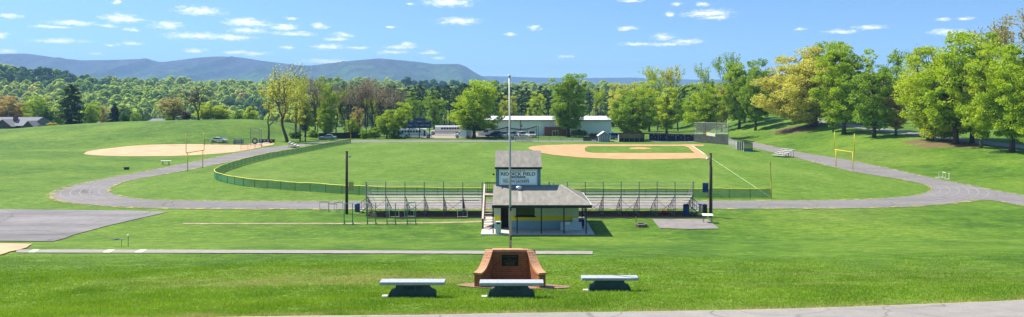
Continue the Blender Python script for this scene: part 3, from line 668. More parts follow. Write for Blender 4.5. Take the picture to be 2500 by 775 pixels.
def mountain_mat(name, lo, hi, z0, z1):
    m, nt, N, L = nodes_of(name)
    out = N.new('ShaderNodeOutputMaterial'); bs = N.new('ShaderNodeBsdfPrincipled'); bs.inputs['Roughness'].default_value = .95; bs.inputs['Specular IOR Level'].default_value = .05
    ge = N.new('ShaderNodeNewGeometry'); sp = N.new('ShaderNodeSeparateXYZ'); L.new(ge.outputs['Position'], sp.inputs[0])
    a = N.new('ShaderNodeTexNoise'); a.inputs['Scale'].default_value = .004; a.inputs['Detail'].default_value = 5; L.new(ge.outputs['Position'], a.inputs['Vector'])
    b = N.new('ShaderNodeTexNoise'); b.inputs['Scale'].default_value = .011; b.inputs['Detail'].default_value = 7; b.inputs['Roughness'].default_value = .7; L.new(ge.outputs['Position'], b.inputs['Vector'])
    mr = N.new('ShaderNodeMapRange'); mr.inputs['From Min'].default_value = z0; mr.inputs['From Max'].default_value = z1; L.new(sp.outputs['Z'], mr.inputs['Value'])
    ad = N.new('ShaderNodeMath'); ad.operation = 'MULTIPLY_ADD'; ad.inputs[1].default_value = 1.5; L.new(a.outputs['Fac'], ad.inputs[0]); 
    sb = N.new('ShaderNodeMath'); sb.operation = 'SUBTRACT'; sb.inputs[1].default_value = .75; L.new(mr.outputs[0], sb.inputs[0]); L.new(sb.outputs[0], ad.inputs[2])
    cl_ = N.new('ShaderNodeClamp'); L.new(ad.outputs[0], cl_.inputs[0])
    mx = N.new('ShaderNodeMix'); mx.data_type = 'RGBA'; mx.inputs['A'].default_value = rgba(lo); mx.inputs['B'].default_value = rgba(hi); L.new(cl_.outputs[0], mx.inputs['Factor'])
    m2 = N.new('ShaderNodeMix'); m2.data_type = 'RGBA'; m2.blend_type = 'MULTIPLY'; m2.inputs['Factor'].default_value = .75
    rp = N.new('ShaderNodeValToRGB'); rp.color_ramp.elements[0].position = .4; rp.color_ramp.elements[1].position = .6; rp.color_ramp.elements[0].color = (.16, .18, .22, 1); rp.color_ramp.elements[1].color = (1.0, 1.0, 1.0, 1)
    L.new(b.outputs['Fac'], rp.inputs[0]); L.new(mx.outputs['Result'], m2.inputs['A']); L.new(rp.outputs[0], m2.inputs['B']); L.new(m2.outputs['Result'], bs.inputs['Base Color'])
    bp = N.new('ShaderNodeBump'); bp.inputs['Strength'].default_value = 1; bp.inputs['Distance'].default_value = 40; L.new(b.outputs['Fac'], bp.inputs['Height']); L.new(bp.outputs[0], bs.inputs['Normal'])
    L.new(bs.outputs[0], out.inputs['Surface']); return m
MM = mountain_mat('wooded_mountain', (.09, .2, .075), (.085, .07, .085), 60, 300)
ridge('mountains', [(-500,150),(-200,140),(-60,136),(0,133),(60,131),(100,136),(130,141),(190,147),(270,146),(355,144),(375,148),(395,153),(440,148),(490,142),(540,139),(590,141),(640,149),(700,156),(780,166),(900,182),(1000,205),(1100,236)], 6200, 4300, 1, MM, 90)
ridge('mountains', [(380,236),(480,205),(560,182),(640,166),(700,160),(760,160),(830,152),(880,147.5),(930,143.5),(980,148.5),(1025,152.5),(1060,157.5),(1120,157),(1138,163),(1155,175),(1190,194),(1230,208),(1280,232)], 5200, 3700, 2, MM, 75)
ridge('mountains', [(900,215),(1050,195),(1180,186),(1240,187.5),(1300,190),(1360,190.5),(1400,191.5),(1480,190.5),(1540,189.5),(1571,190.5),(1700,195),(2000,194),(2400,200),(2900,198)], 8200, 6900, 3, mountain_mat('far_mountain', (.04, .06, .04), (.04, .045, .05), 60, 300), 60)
# the wooded hills across the valley: a mass of crowns nobody could count
rg = np.random.default_rng(5); n = 44000
a = rg.uniform(-.84, .84, n); Y = 320 + (1330 - 320) * rg.random(n) ** .72; X = a * Y; px_ = 1250 + 1860 * a
keep = ~((px_ > 330) & (px_ < 660) & (Y < 640)) & ~((Y < 520) & (px_ < 1560)) & ~((px_ > 1560) & (Y < 330 + 0 * Y))
X, Y = X[keep], Y[keep]; cell = {}; sel = []
for i in range(len(X)):
    sp_ = 5.2 + Y[i] * .0026; kx, ky = int(X[i] / sp_), int(Y[i] / (sp_ * 1.5))
    if (kx, ky) in cell: continue
    cell[(kx, ky)] = 1; sel.append(i)
X, Y = X[sel], Y[sel]; n = len(X); Zg = H(X, Y); rr = 3.2 + 5.2 * rg.random(n) ** 1.6; hh = rr * rg.uniform(1.5, 2.5, n) + 3 * np.where(rg.random(n) < .12, 1.25, 1)
nl = 112; idx = np.repeat(np.arange(n), nl); u = unit(rg, n * nl); u[:, 2] = np.abs(u[:, 2]) * 1.1 - .25
lob = unit(rg, n * 4).reshape(n, 4, 3)
fl_ = .72 + .4 * np.max(np.clip(np.einsum('ijk,ik->ij', lob[idx], u), 0, 1) ** 5, axis=1)
pos = np.stack([X[idx], Y[idx], Zg[idx] + hh[idx] * .45], 1) + u * np.stack([rr[idx], rr[idx], hh[idx] * .55], 1) * (fl_ * rg.uniform(.8, 1.04, n * nl))[:, None]
nn = u + unit(rg, n * nl) * .4 + np.array([-.35, .1, .45]); nn /= np.linalg.norm(nn, axis=1, keepdims=True); t_ = np.cross(nn, unit(rg, n * nl)); t_ /= np.linalg.norm(t_, axis=1, keepdims=True) + 1e-9; b_ = np.cross(nn, t_)
sz = (rr[idx] * .23 * rg.uniform(.7, 1.3, n * nl))[:, None]
v = np.stack([pos + t_ * sz, pos + b_ * sz * .8, pos - t_ * sz, pos - b_ * sz * .8], 1).reshape(-1, 3)
tint = rg.random(n); patch = np.sin(X * .011 + Y * .004 + 1) * np.sin(Y * .009 - X * .003); drift = .5 + .25 * np.sin(X * .023 + Y * .017) + .25 * np.sin(X * .011 - Y * .031 + 2); tint = np.where(patch > .62, tint * .32, .25 + .75 * (.55 * tint + .45 * drift))
m, nt, N, L = nodes_of('wood_crowns'); out = N.new('ShaderNodeOutputMaterial'); bs = N.new('ShaderNodeBsdfPrincipled'); bs.inputs['Roughness'].default_value = .8; bs.inputs['Specular IOR Level'].default_value = .1
at_ = N.new('ShaderNodeAttribute'); at_.attribute_name = 'tint'; rp = N.new('ShaderNodeValToRGB'); cr = rp.color_ramp
cr.elements[0].position = 0; cr.elements[0].color = (.03, .09, .035, 1); cr.elements[1].position = 1; cr.elements[1].color = (.5, .42, .15, 1)
for p_, c_ in ((.2, (.07, .17, .055)), (.3, (.21, .35, .05)), (.6, (.34, .46, .06)), (.85, (.44, .53, .09))): cr.elements.new(p_).color = rgba(c_)
L.new(at_.outputs['Fac'], rp.inputs[0]); L.new(rp.outputs[0], bs.inputs['Base Color'])
tr = N.new('ShaderNodeBsdfTranslucent'); L.new(rp.outputs[0], tr.inputs['Color']); mx = N.new('ShaderNodeMixShader'); mx.inputs[0].default_value = .6
L.new(bs.outputs[0], mx.inputs[1]); L.new(tr.outputs[0], mx.inputs[2]); L.new(mx.outputs[0], out.inputs['Surface'])
me = mesh_np('forest', v, np.arange(len(v)).reshape(-1, 4), m, dict(tint=np.repeat(tint[idx], 4)))
tag(link('forest', me), 'spring woods covering the low hills across the valley', 'woods', kind='stuff')
print('forest crowns', n)
# haze
if HAZE > 0:
    hm, nt, N, L = nodes_of('air'); out = N.new('ShaderNodeOutputMaterial'); pvn = N.new('ShaderNodeVolumePrincipled')
    pvn.inputs['Density'].default_value = HAZE; pvn.inputs['Color'].default_value = HAZE_COL; pvn.inputs['Anisotropy'].default_value = .0
    L.new(pvn.outputs[0], out.inputs['Volume'])
    hb = MB().span((-9200, -140, -20), (9200, 9600, 400)).build('haze', hm); hb['kind'] = 'stuff'; hb['label'] = 'pale blue air thickening towards the far mountains'; hb['category'] = 'haze'
# grass blades on the near slope
rg = np.random.default_rng(9); n = 170000
Y = 16.8 + (52 - 16.8) * rg.random(n) ** 1.7; X = rg.uniform(-1, 1, n) * .70 * Y
roadY = np.interp(X, [p.x for p in cu], [p.y for p in cu]); gp = G(1255, 703)
ok0 = rg.random(n) < 1 - sstep(27, 52, Y)
bench = [G(1006, 727), G(1249, 728), G(1490, 712)]
ok = ok0 & (Y > roadY + .12) & (((X - gp.x) / 1.9) ** 2 + ((Y - gp.y - .35) / 1.0) ** 2 > 1)
for b_ in bench: ok &= ~((np.abs(X - b_.x) < .64) & (np.abs(Y - b_.y - .17) < .15))
X, Y, roadY = X[ok], Y[ok], roadY[ok]; n = len(X); nb = 4; idx = np.repeat(np.arange(n), nb)
cx_ = X[idx] + rg.normal(0, .03, n * nb); cy_ = Y[idx] + rg.normal(0, .03, n * nb); cz_ = H(cx_, cy_)
pn = sum(np.sin(X * q_[0] + Y * q_[1] + q_[2]) for q_ in rg.uniform(-4, 4, (9, 3))) / 5; hgt = (.042 + .022 * np.clip(pn[idx], -1.2, 1.5)) * (1.1 - .75 * sstep(26, 50, Y[idx])) * rg.uniform(.6, 1.5, n * nb)
aa = rg.uniform(0, 6.283, n * nb); wv_ = .011 * (Y[idx] / 24); ln_ = rg.normal(0, .45, (n * nb, 2)) * hgt[:, None]
v = np.stack([np.stack([cx_ - np.cos(aa) * wv_, cy_ - np.sin(aa) * wv_, cz_ - .01], 1), np.stack([cx_ + np.cos(aa) * wv_, cy_ + np.sin(aa) * wv_, cz_ - .01], 1), np.stack([cx_ + ln_[:, 0], cy_ + ln_[:, 1], cz_ + hgt], 1)], 1).reshape(-1, 3)
GR = leaf_mat('grass_blades', BLADE_A, BLADE_B, .35)
gt = GR.node_tree; an_ = gt.nodes.new('ShaderNodeAttribute'); an_.attribute_name = 'dry'; m0 = [n_ for n_ in gt.nodes if n_.type == 'MIX'][0]
m1 = gt.nodes.new('ShaderNodeMix'); m1.data_type = 'RGBA'; m1.inputs['B'].default_value = (.5, .46, .17, 1)
for l_ in list(gt.links):
    if l_.from_node == m0: t_s = l_.to_socket; gt.links.remove(l_); gt.links.new(m1.outputs['Result'], t_s)
gt.links.new(m0.outputs['Result'], m1.inputs['A']); gt.links.new(an_.outputs['Fac'], m1.inputs['Factor'])
db = [(-5.2, 27.2, 4.4, 1.5, .85), (-9.5, 25.6, 3, .7, .6), (-1.5, 28.6, 3.2, .7, .5), (-7, 30, 6, .8, .35), (-13, 27, 2.5, .6, .4), (15, 31, 6, .8, .35), (10, 26.5, 5, .6, .35), (20, 28.5, 4, .5, .4), (3.5, 33, 5, .6, .3)]
bd_ = sum(a_ * np.exp(-((X - x_) / rx_) ** 2 - ((Y - y_) / ry_) ** 2) for x_, y_, rx_, ry_, a_ in db) + .75 * np.exp(-((Y - roadY - .1) / .55) ** 2) + .08
kn = sum(np.sin(X * q_[0] * 1.3 + Y * q_[1] * 3 + q_[2]) for q_ in rg.uniform(-4, 4, (8, 3))) / 4
bd_ = np.clip(bd_ * (1 + .8 * kn) * (.6 + .8 * rg.random(n)), 0, .9)
me = mesh_np('grass', v, np.arange(len(v)).reshape(-1, 3), GR, dict(dry=np.repeat(bd_[idx], 3)))
tag(link('grass', me), 'lush grass on the slope around the stone benches', 'grass', kind='stuff')
# ------------------------------------------------------------------ shared materials
STEEL = mat('galvanised_steel', (.42, .43, .45), .45, .8, var=.1)
GREYPAINT = mat('grey_pipe', (.12, .12, .125), .6, .2, var=.1)
ALU = mat('aluminium_plank', (.46, .415, .405), .6, .2, var=.18, scale=1)
BLACK = mat('black_paint', (.02, .02, .022), .6)
DARKWOOD = mat('creosote_wood', (.075, .055, .04), .9, var=.4, scale=3, streak=(6, 6, .4), bump=.4)
WHITE = mat('white_paint', (.8, .79, .77), .5, var=.05)
OFFWHITE = mat('off_white_plastic', (.7, .7, .66), .5, var=.06)
YELLOW = mat('yellow_paint', (.72, .52, .02), .5, var=.08)
GREENP = mat('green_enamel', (.03, .27, .15), .45, var=.15)
NAVY = mat('navy_paint', (.018, .035, .11), .5, var=.15)
GLASS = mat('dark_glass', (.012, .015, .018), .08, spec=.6, var=.0)
RUBBER = mat('tyre_rubber', (.02, .02, .02), .85)
CHAIN = mat('chain_link', (.32, .34, .33), .6, .4, alpha=.3)
SCREEN = mat('green_black_screen', (.03, .04, .035), .8, var=.35, scale=1.5, bump=.3, bscale=4, alpha=.93)
NAVYSCREEN = mat('navy_screen', (.016, .02, .04), .8, var=.3, scale=1, bump=.3, bscale=3)
NETM = mat('batting_net', (.03, .035, .04), .8, alpha=.28)
BLUEBIN = mat('blue_plastic', (.03, .09, .27), .45, var=.1)
BLACKBIN = mat('black_plastic', (.022, .024, .026), .5)
SHINGLE = mat('grey_shingles', (.25, .235, .2), .95, var=.24, scale=1.6, bump=.5, bscale=18, streak=(1.6, .5, 1))
SIDING = mat('white_metal_siding', (.66, .74, .8), .5, var=.05, scale=.4)
METALROOF = mat('pale_metal_roof', (.66, .64, .68), .45, var=.05)
def brick_mat(name, a, b, mortar, sc=1.0):
    m, nt, N, L = nodes_of(name); out = N.new('ShaderNodeOutputMaterial'); bs = N.new('ShaderNodeBsdfPrincipled'); bs.inputs['Roughness'].default_value = .9; bs.inputs['Specular IOR Level'].default_value = .2
    uv = N.new('ShaderNodeUVMap'); br = N.new('ShaderNodeTexBrick'); br.inputs['Scale'].default_value = sc; br.inputs['Color1'].default_value = rgba(a); br.inputs['Color2'].default_value = rgba(b); br.inputs['Mortar'].default_value = rgba(mortar)
    br.inputs['Brick Width'].default_value = .21; br.inputs['Row Height'].default_value = .075; br.inputs['Mortar Size'].default_value = .009; br.inputs['Bias'].default_value = -.1
    L.new(uv.outputs[0], br.inputs['Vector']); no = N.new('ShaderNodeTexNoise'); no.inputs['Scale'].default_value = 6; L.new(uv.outputs[0], no.inputs['Vector'])
    mx = N.new('ShaderNodeMix'); mx.data_type = 'RGBA'; mx.blend_type = 'MULTIPLY'; mx.inputs['Factor'].default_value = .5; L.new(br.outputs['Color'], mx.inputs['A']); L.new(no.outputs['Color'], mx.inputs['B'])
    mx.blend_type = 'OVERLAY'; mx.inputs['Factor'].default_value = .25
    L.new(mx.outputs['Result'], bs.inputs['Base Color']); bp = N.new('ShaderNodeBump'); bp.inputs['Strength'].default_value = .5; bp.inputs['Distance'].default_value = .01; bp.invert = True
    L.new(br.outputs['Fac'], bp.inputs['Height']); L.new(bp.outputs[0], bs.inputs['Normal']); L.new(bs.outputs[0], out.inputs['Surface']); return m
BRICK = brick_mat('orange_brick', (.31, .105, .036), (.22, .068, .023), (.3, .16, .09))
BRICKCAP = brick_mat('brick_cap', (.55, .27, .14), (.45, .2, .1), (.56, .37, .24))
REDBRICK = brick_mat('red_brick', (.22, .06, .04), (.17, .045, .032), (.28, .17, .13))
HOUSEBRICK = brick_mat('house_brick', (.2, .085, .06), (.15, .06, .045), (.25, .19, .16))
def uv_box(o, sc=1.0):
    """lay brick courses level on every upright face"""
    me = o.data; uv = me.uv_layers.new(name='UVMap')
    for p in me.polygons:
        n = p.normal; h = Vector((-n.y, n.x, 0)); h = h.normalized() if h.length > .3 else Vector((1, 0, 0)); up = Vector((0, 0, 1)) if abs(n.z) < .8 else Vector((0, 1, 0))
        for li in p.loop_indices:
            c = me.vertices[me.loops[li].vertex_index].co; uv.data[li].uv = (c.dot(h) * sc, c.dot(up) * sc)
    return o

# ------------------------------------------------------------------ memorial wall, benches, flagpole
p = G(1245, 704)
mw = thing('memorial_wall', 'low curved orange brick memorial wall with a black plaque, behind the middle bench', 'memorial', (p.x, p.y, p.z))
hb = 1.02; ztop = hb
bk = MB().span((-.72, .95, -.4), (.72, 1.17, ztop)); uv_box(bk.build('back_wall', BRICK, mw))
for s in (-1, 1):
    a, b = Vector((s * .70, 1.0)), Vector((s * 1.06, .0)); dv = (b - a).normalized(); nn_ = Vector((-dv.y, dv.x)) * .11
    prof = []
    for i in range(17):
        t = i / 16; q_ = .46 + (ztop - .46) * (1 - min(1, max(0, (t - .08) / .84))) ** 2.1; prof.append((t, q_))
    w_, c_ = MB(), MB(); wl = (b - a).length + .06
    vs, fs = [], []
    for t, z in prof:
        q0 = a + dv * (t * wl)
        for zz in (-.5, z):
            for sg in (-1, 1): vs.append((q0.x + sg * nn_.x, q0.y + sg * nn_.y, zz))
    for i in range(16):
        k = 4 * i; fs += [(k, k + 2, k + 6, k + 4), (k + 1, k + 5, k + 7, k + 3), (k + 2, k + 3, k + 7, k + 6)]
    fs += [(0, 1, 3, 2), (64, 66, 67, 65)]
    uv_box(w_.add(vs, fs).build('wing_wall', BRICK, mw))
    vs, fs = [], []
    for t, z in prof:
        q0 = a + dv * (t * (wl + .03) - .0)
        for zz in (z + .004, z + .07):
            for sg in (-1.28, 1.28): vs.append((q0.x + sg * nn_.x, q0.y + sg * nn_.y, zz))
    for i in range(16):
        k = 4 * i; fs += [(k, k + 2, k + 6, k + 4), (k + 1, k + 5, k + 7, k + 3), (k + 2, k + 3, k + 7, k + 6), (k, k + 4, k + 5, k + 1)]
    fs += [(0, 1, 3, 2), (64, 66, 67, 65)]
    uv_box(c_.add(vs, fs).build('coping', BRICKCAP, mw))
uv_box(MB().span((-.62, .925, ztop + .004), (.62, 1.195, ztop + .075)).build('coping', BRICKCAP, mw))
pq = MB().span((-.29, .925, .53), (.29, .948, .92)).build('plaque', mat('black_bronze', (.012, .012, .013), .35, .5), mw)
fb = MB()
for (a, b) in (((-.31, .92, .51), (-.29, .948, .94)), ((.29, .92, .51), (.31, .948, .94)), ((-.29, .92, .92), (.29, .948, .94)), ((-.29, .92, .51), (.29, .948, .53))): fb.span(a, b)
fb.build('plaque_rim', mat('bronze_rim', (.2, .15, .09), .5, .5), pq)
rb = MB(); rg_ = random.Random(4)
for (z, w_) in ((.86, .46), (.78, .14), (.71, .44), (.66, .3), (.615, .36), (.575, .28)):
    x = -w_ / 2
    while x < w_ / 2 - .02:
        l = rg_.uniform(.02, .07); rb.span((x, .92, z - .012), (min(w_ / 2, x + l), .925, z + .012)); x += l + .018
rb.build('raised_inscription', mat('dull_bronze', (.09, .08, .06), .5, .5), pq)
STONE = mat('blue_grey_granite', (.36, .385, .41), .8, var=.14, scale=9, bump=.2, bscale=60)
STONE2 = mat('dark_granite', (.05, .085, .085), .75, var=.18, scale=5, bump=.2, bscale=50)
ENGR = mat('engraved_black', (.015, .018, .02), .8)
def bench(bx, by, words_, label):
    p = G(bx, by); o = thing('stone_bench', label, 'bench', (p.x, p.y, p.z), 0, 'stone benches around the memorial')
    sd = MB().box((0, .18, .395), (1.83, .42, .085)).build('seat', STONE, o, bevel=.008)
    pr = [(-.66, -.3), (.66, -.3), (.66, .1), (.62, .165), (.53, .19), (.475, .25), (.455, .335), (.455, .342), (-.455, .342), (-.455, .335), (-.475, .25), (-.53, .19), (-.62, .165), (-.66, .1)]
    pe = MB().prism(pr, .04, .32).build('pedestal', STONE2, o)
    if words_: text(words_, .5, .085, (0, .036, .255), ENGR, pe, 'lettering', .01)
    pd = MB().box((-.76, .1, .01), (.2, .2, .05)).build('footing', CONC, o)
    return o
bench(1006, 727, 'CLASS OF', 'flat stone bench with engraved base standing to the left of the brick memorial')
bench(1249, 728, 'CLASS OF', 'flat stone bench with engraved base standing directly before the brick memorial')
bench(1490, 712, None, 'flat stone bench set a little farther back, to the right of the memorial')
y0 = 26.75; z0 = float(H(-.05, y0)); fz = Zof(190, y0)
fp = thing('flagpole', 'tall bare aluminium flagpole rising behind the brick memorial', 'flagpole', (-.045, y0, z0))
fp.rotation_euler = (0, R(-.35), 0); hh_ = fz - z0; POLE = mat('brushed_pole', (.4, .42, .37), .5, .2, var=.12, scale=1, streak=(2, 2, .3))
MB().tube([(0, 0, -.1), (0, 0, hh_ * .5), (0, 0, hh_)], [.046, .041, .03], 12).build('shaft', POLE, fp, True)
MB().lathe([(.02, hh_), (.05, hh_ + .03), (.055, hh_ + .06), (.03, hh_ + .1)], 12).build('finial', POLE, fp, True)
for py_ in (510, 581): MB().box((.02, -.045, Zof(py_, y0) - z0), (.05, .06, .14)).build('cleat', BLACK, fp)
MB().lathe([(.14, -.1), (.14, .04), (.07, .09)], 16).build('base_collar', STEEL, fp)

# ------------------------------------------------------------------ press box / concession stand
ps = thing('press_box', 'grey hip roofed press box and concession stand with a raised booth and yellow stripe', 'press box', (0, 66.4, 0))
LX, RX, FY, BY = -1.62, 6.05, 2.7, 8.6      # wall lines, y counted from the slab front
def wall_mat():
    m, nt, N, L = nodes_of('striped_wall'); out = N.new('ShaderNodeOutputMaterial'); bs = N.new('ShaderNodeBsdfPrincipled'); bs.inputs['Roughness'].default_value = .7
    tc = N.new('ShaderNodeTexCoord'); sp = N.new('ShaderNodeSeparateXYZ'); L.new(tc.outputs['Object'], sp.inputs[0])
    rp = N.new('ShaderNodeValToRGB'); cr = rp.color_ramp; cr.interpolation = 'CONSTANT'
    mr = N.new('ShaderNodeMath'); mr.operation = 'DIVIDE'; mr.inputs[1].default_value = 3; L.new(sp.outputs['Z'], mr.inputs[0]); L.new(mr.outputs[0], rp.inputs[0])
    cr.elements[0].position = 0; cr.elements[0].color = (.26, .4, .5, 1); cr.elements[1].position = .88 / 3; cr.elements[1].color = (.8, .62, .01, 1)
    e = cr.elements.new(1.34 / 3); e.color = (.5, .56, .46, 1)
    no = N.new('ShaderNodeTexNoise'); no.inputs['Scale'].default_value = 1.2; no.inputs['Detail'].default_value = 4; L.new(tc.outputs['Object'], no.inputs['Vector'])
    mx = N.new('ShaderNodeMix'); mx.data_type = 'RGBA'; mx.blend_type = 'OVERLAY'; mx.inputs['Factor'].default_value = .2; L.new(rp.outputs[0], mx.inputs['A']); L.new(no.outputs['Color'], mx.inputs['B'])
    L.new(mx.outputs['Result'], bs.inputs['Base Color']); L.new(bs.outputs[0], out.inputs['Surface']); return m
WM = wall_mat()
MB().span((-2.72, 0, -.2), (7.2, 9.6, .14)).build('slab', CONC, ps)
wb = MB()
zt = 2.62
wb.span((LX, FY, .14), (-1.02, FY + .15, zt)); wb.span((-.32, FY, .14), (.36, FY + .15, zt))
wb.span((.36, FY, .14), (2.06, FY + .15, 1.28)); wb.span((.36, FY, 2.5), (2.06, FY + .15, zt)); wb.span((2.06, FY, .14), (RX, FY + .15, zt)); wb.span((-1.02, FY, 2.3), (-.32, FY + .15, zt))
wb.span((LX, FY + .15, .14), (LX + .15, BY, zt)); wb.span((RX - .15, FY + .15, .14), (RX, BY, zt)); wb.span((LX + .15, BY - .15, .14), (RX - .15, BY, zt))
wb.build('wall', WM, ps)
dr_ = MB().span((-1.02, FY + .9, .14), (-.32, FY + .95, 2.3)).build('door', mat('dark_door', (.03, .03, .034), .7), ps)
sw = MB().span((.36, FY + .1, 1.3), (2.06, FY + .13, 2.5)).build('service_window', GLASS, ps)
MB().span((.26, FY - .28, 1.24), (2.16, FY - .002, 1.3)).build('counter', BLACK, sw)
MB().span((.42, FY + .03, 1.62), (2.0, FY + .06, 1.65)).build('window_bar', GREYPAINT, sw)
# roof: hip at the right end, gable on the left
e0 = 2.66; xl, xr, yf, yb = -1.72, 6.95, .1, 9.25; rz_, ry_ = 3.92, 4.65; xh = 4.6
rf = MB().add([(xl, yf, e0), (xr, yf, e0), (xr, yb, e0), (xl, yb, e0), (xl, ry_, rz_), (xh, ry_, rz_)], [(0, 1, 5, 4), (1, 2, 5), (2, 3, 4, 5), (3, 0, 4)]).add([(xl + .02, yf + .02, e0 - .05), (xr - .02, yf + .02, e0 - .05), (xr - .02, yb - .02, e0 - .05), (xl + .02, yb - .02, e0 - .05)], [(0, 1, 2, 3)])
roof = rf.build('roof', SHINGLE, ps)
fa = MB()
fa.span((xl, yf - .03, e0 - .26), (xr, yf, e0 - .01)); fa.span((xr, yf - .03, e0 - .26), (xr + .03, yb, e0 - .01)); fa.span((xl - .03, yf - .03, e0 - .26), (xl, yb, e0 - .01))
fa.build('fascia', mat('dark_fascia', (.035, .032, .03), .7), ps)
MB().bar((xh, ry_, rz_ + .01), (xr, yf, e0 + .02), .09, .03).build('hip_cap', mat('hip_cap_shingle', (.42, .4, .38), .9), roof)
MB().bar((xr + .045, yf, e0 - .08), (xr + .045, yb, e0 - .08), .06, .14).build('gutter', WHITE, ps)
vt = MB().lathe([(.22, 0), (.24, .12), (.32, .2), (.3, .3), (.16, .38), (.02, .4)], 16).build('roof_vent', mat('vent_metal', (.62, .62, .66), .4, .5), roof, True, (.63, 3.55, e0 + (3.55 - yf) / (ry_ - yf) * (rz_ - e0) - .05))
MB().box((.72, 2.0, 3.19), (.3, 2.6, .004), rx=math.atan2(rz_ - e0, ry_ - yf)).build('pale_streak', mat('bleached_shingles', (.35, .33, .29), .95, var=.2), roof)
MB().tube([(3.85, 4.2, 3.7), (3.85, 4.2, 4.15)], .05, 8).build('pipe', STEEL, roof)
for x in (.45, 2.57, 4.55, 6.5): MB().span((x - .05, .32, .14), (x + .05, .42, e0 - .2)).build('post', BLACK, ps)
MB().span((-1.7, .32, .14), (-1.6, .42, e0 - .2)).build('post', BLACK, ps)
for y in (4.2, 8.6): MB().span((6.45, y - .05, .14), (6.55, y + .05, e0 - .2)).build('post', BLACK, ps)
# raised booth
TB = mat('slate_blue_siding', (.13, .24, .32), .7, var=.12, scale=2); tx0, tx1, ty0, ty1 = -1.5, 2.66, 4.35, 8.7
MB().span((tx0, ty0, .14), (tx1, ty1, 5.6)).build('booth_wall', TB, ps)
tr_ = MB()
for s0_, s1_ in ((0, 1),):
    ye, zr, yr, zb = ty0 - .3, 6.98, 6.6, 5.62
    tr_.prism([(ye, zb), (yr, zr), (ty1 + .35, zb + .02), (ty1 + .35, zb - .1), (yr, zr - .12), (ye, zb - .12)], tx0 - .08, tx1 + .1, 'x')
trf = tr_.build('booth_roof', SHINGLE, ps)
MB().span((tx0 - .1, ye - .03, zb - .17), (tx1 + .12, ye, zb - .01)).build('booth_fascia', mat('black_fascia', (.016, .015, .015), .7), ps)
MB().tube([(tx0 - .12, ty0 + .1, 4.9), (tx0 - .22, ty0, 5.0), (tx0 - .22, ty0 - .1, 4.9)], [.04, .05, .1], 8).build('flood_lamp', BLACK, ps)
# the outside stair up to the booth
TREAD = mat('weathered_tread', (.36, .31, .25), .9, var=.25, scale=3); RAILW = mat('bleached_rail', (.62, .53, .45), .85, var=.12, scale=2, streak=(3, .5, 3))
st = MB().bar((-1.75, 2.9, -.05), (-1.75, 7.2, 2.55), .05, .28).bar((-2.62, 2.9, -.05), (-2.62, 7.2, 2.55), .05, .28).build('staircase', DARKWOOD, ps)
for i in range(13):
    s_ = i / 12; y, z = 2.95 + s_ * 4.2, .2 + s_ * 2.42
    t_ = MB().span((-2.6, y, z - .04), (-1.77, y + .3, z)).build('tread', TREAD, st)
MB().span((-2.68, 7.2, 2.5), (-1.62, 8.7, 2.64)).build('landing', TREAD, st)
MB().span((-2.68, 7.25, -.1), (-2.56, 7.37, 2.5)).build('landing_post', DARKWOOD, st)
MB().bar((-2.66, 2.7, 1.02), (-2.66, 7.2, 3.65), .16, .13).build('handrail', RAILW, st)
MB().span((-2.72, 2.62, .1), (-2.6, 2.74, 1.05)).build('newel_post', DARKWOOD, st)
MB().span((-2.72, 7.14, 2.64), (-2.6, 7.26, 3.68)).build('newel_post', RAILW, st)
ld = MB().span((-2.66, 8.6, 3.6), (-1.5, 8.68, 3.7)).build('landing_rail', DARKWOOD, st)
MB().span((-2.66, 8.6, 2.7), (-1.5, 8.68, 2.78)).build('lower_rail', DARKWOOD, ld)
for i in range(7): MB().span((-2.62 + i * .18, 8.62, 2.78), (-2.58 + i * .18, 8.66, 3.6)).build('baluster', BLACK, ld)
# the name board
sg = thing('name_board', 'white RIDDICK FIELD welcome board on the booth above the grey roof', 'sign', (.58, 66.4 + ty0 - .05, 4.66))
MB().span((-1.76, 0, -.72), (1.76, .045, .72)).build('board', mat('white_board', (.93, .95, .96), .45, var=.03), sg)
SB = mat('sign_border', (.09, .2, .3), .5)
bd = MB()
for (a, b) in (((-1.68, -.004, .63), (1.68, 0, .655)), ((-1.68, -.004, -.655), (1.68, 0, -.63)), ((-1.68, -.004, -.63), (-1.655, 0, .63)), ((1.655, -.004, -.63), (1.68, 0, .63))): bd.span(a, b)
bd.build('border_line', SB, sg)
INK = mat('sign_ink', (.012, .03, .06), .5); PALEINK = mat('sign_white_ink', (.7, .72, .74), .5); BLUEINK = mat('sign_blue_ink', (.04, .12, .24), .5); GOLDINK = mat('sign_gold_ink', (.55, .42, .03), .5)
text('WELCOME TO', 1.3, .11, (0, -.006, .555), INK, sg)
text('RIDDICK FIELD', 3.18, .31, (0, -.006, .3), INK, sg, bold=.022)
pl = MB(); pts_ = [(-.6 + .075 * math.cos(t), .015 + .075 * math.sin(t)) for t in np.linspace(math.pi / 2, 3 * math.pi / 2, 9)] + [(.6 + .075 * math.cos(t), .015 + .075 * math.sin(t)) for t in np.linspace(-math.pi / 2, math.pi / 2, 9)]
pb = pl.prism(pts_, -.004, .0).build('dark_pill', INK, sg)
text('HOME OF THE', 1.05, .085, (0, -.008, .015), PALEINK, pb, bold=.01)
text('MASSANUTTEN MILITARY ACADEMY', 2.5, .11, (-.25, -.006, -.17), BLUEINK, sg)
text('YELLOW JACKETS', 2.52, .275, (-.25, -.005, -.42), INK, sg, bold=.045)
text('YELLOW JACKETS', 2.44, .21, (-.25, -.01, -.42), GOLDINK, sg, bold=.008)

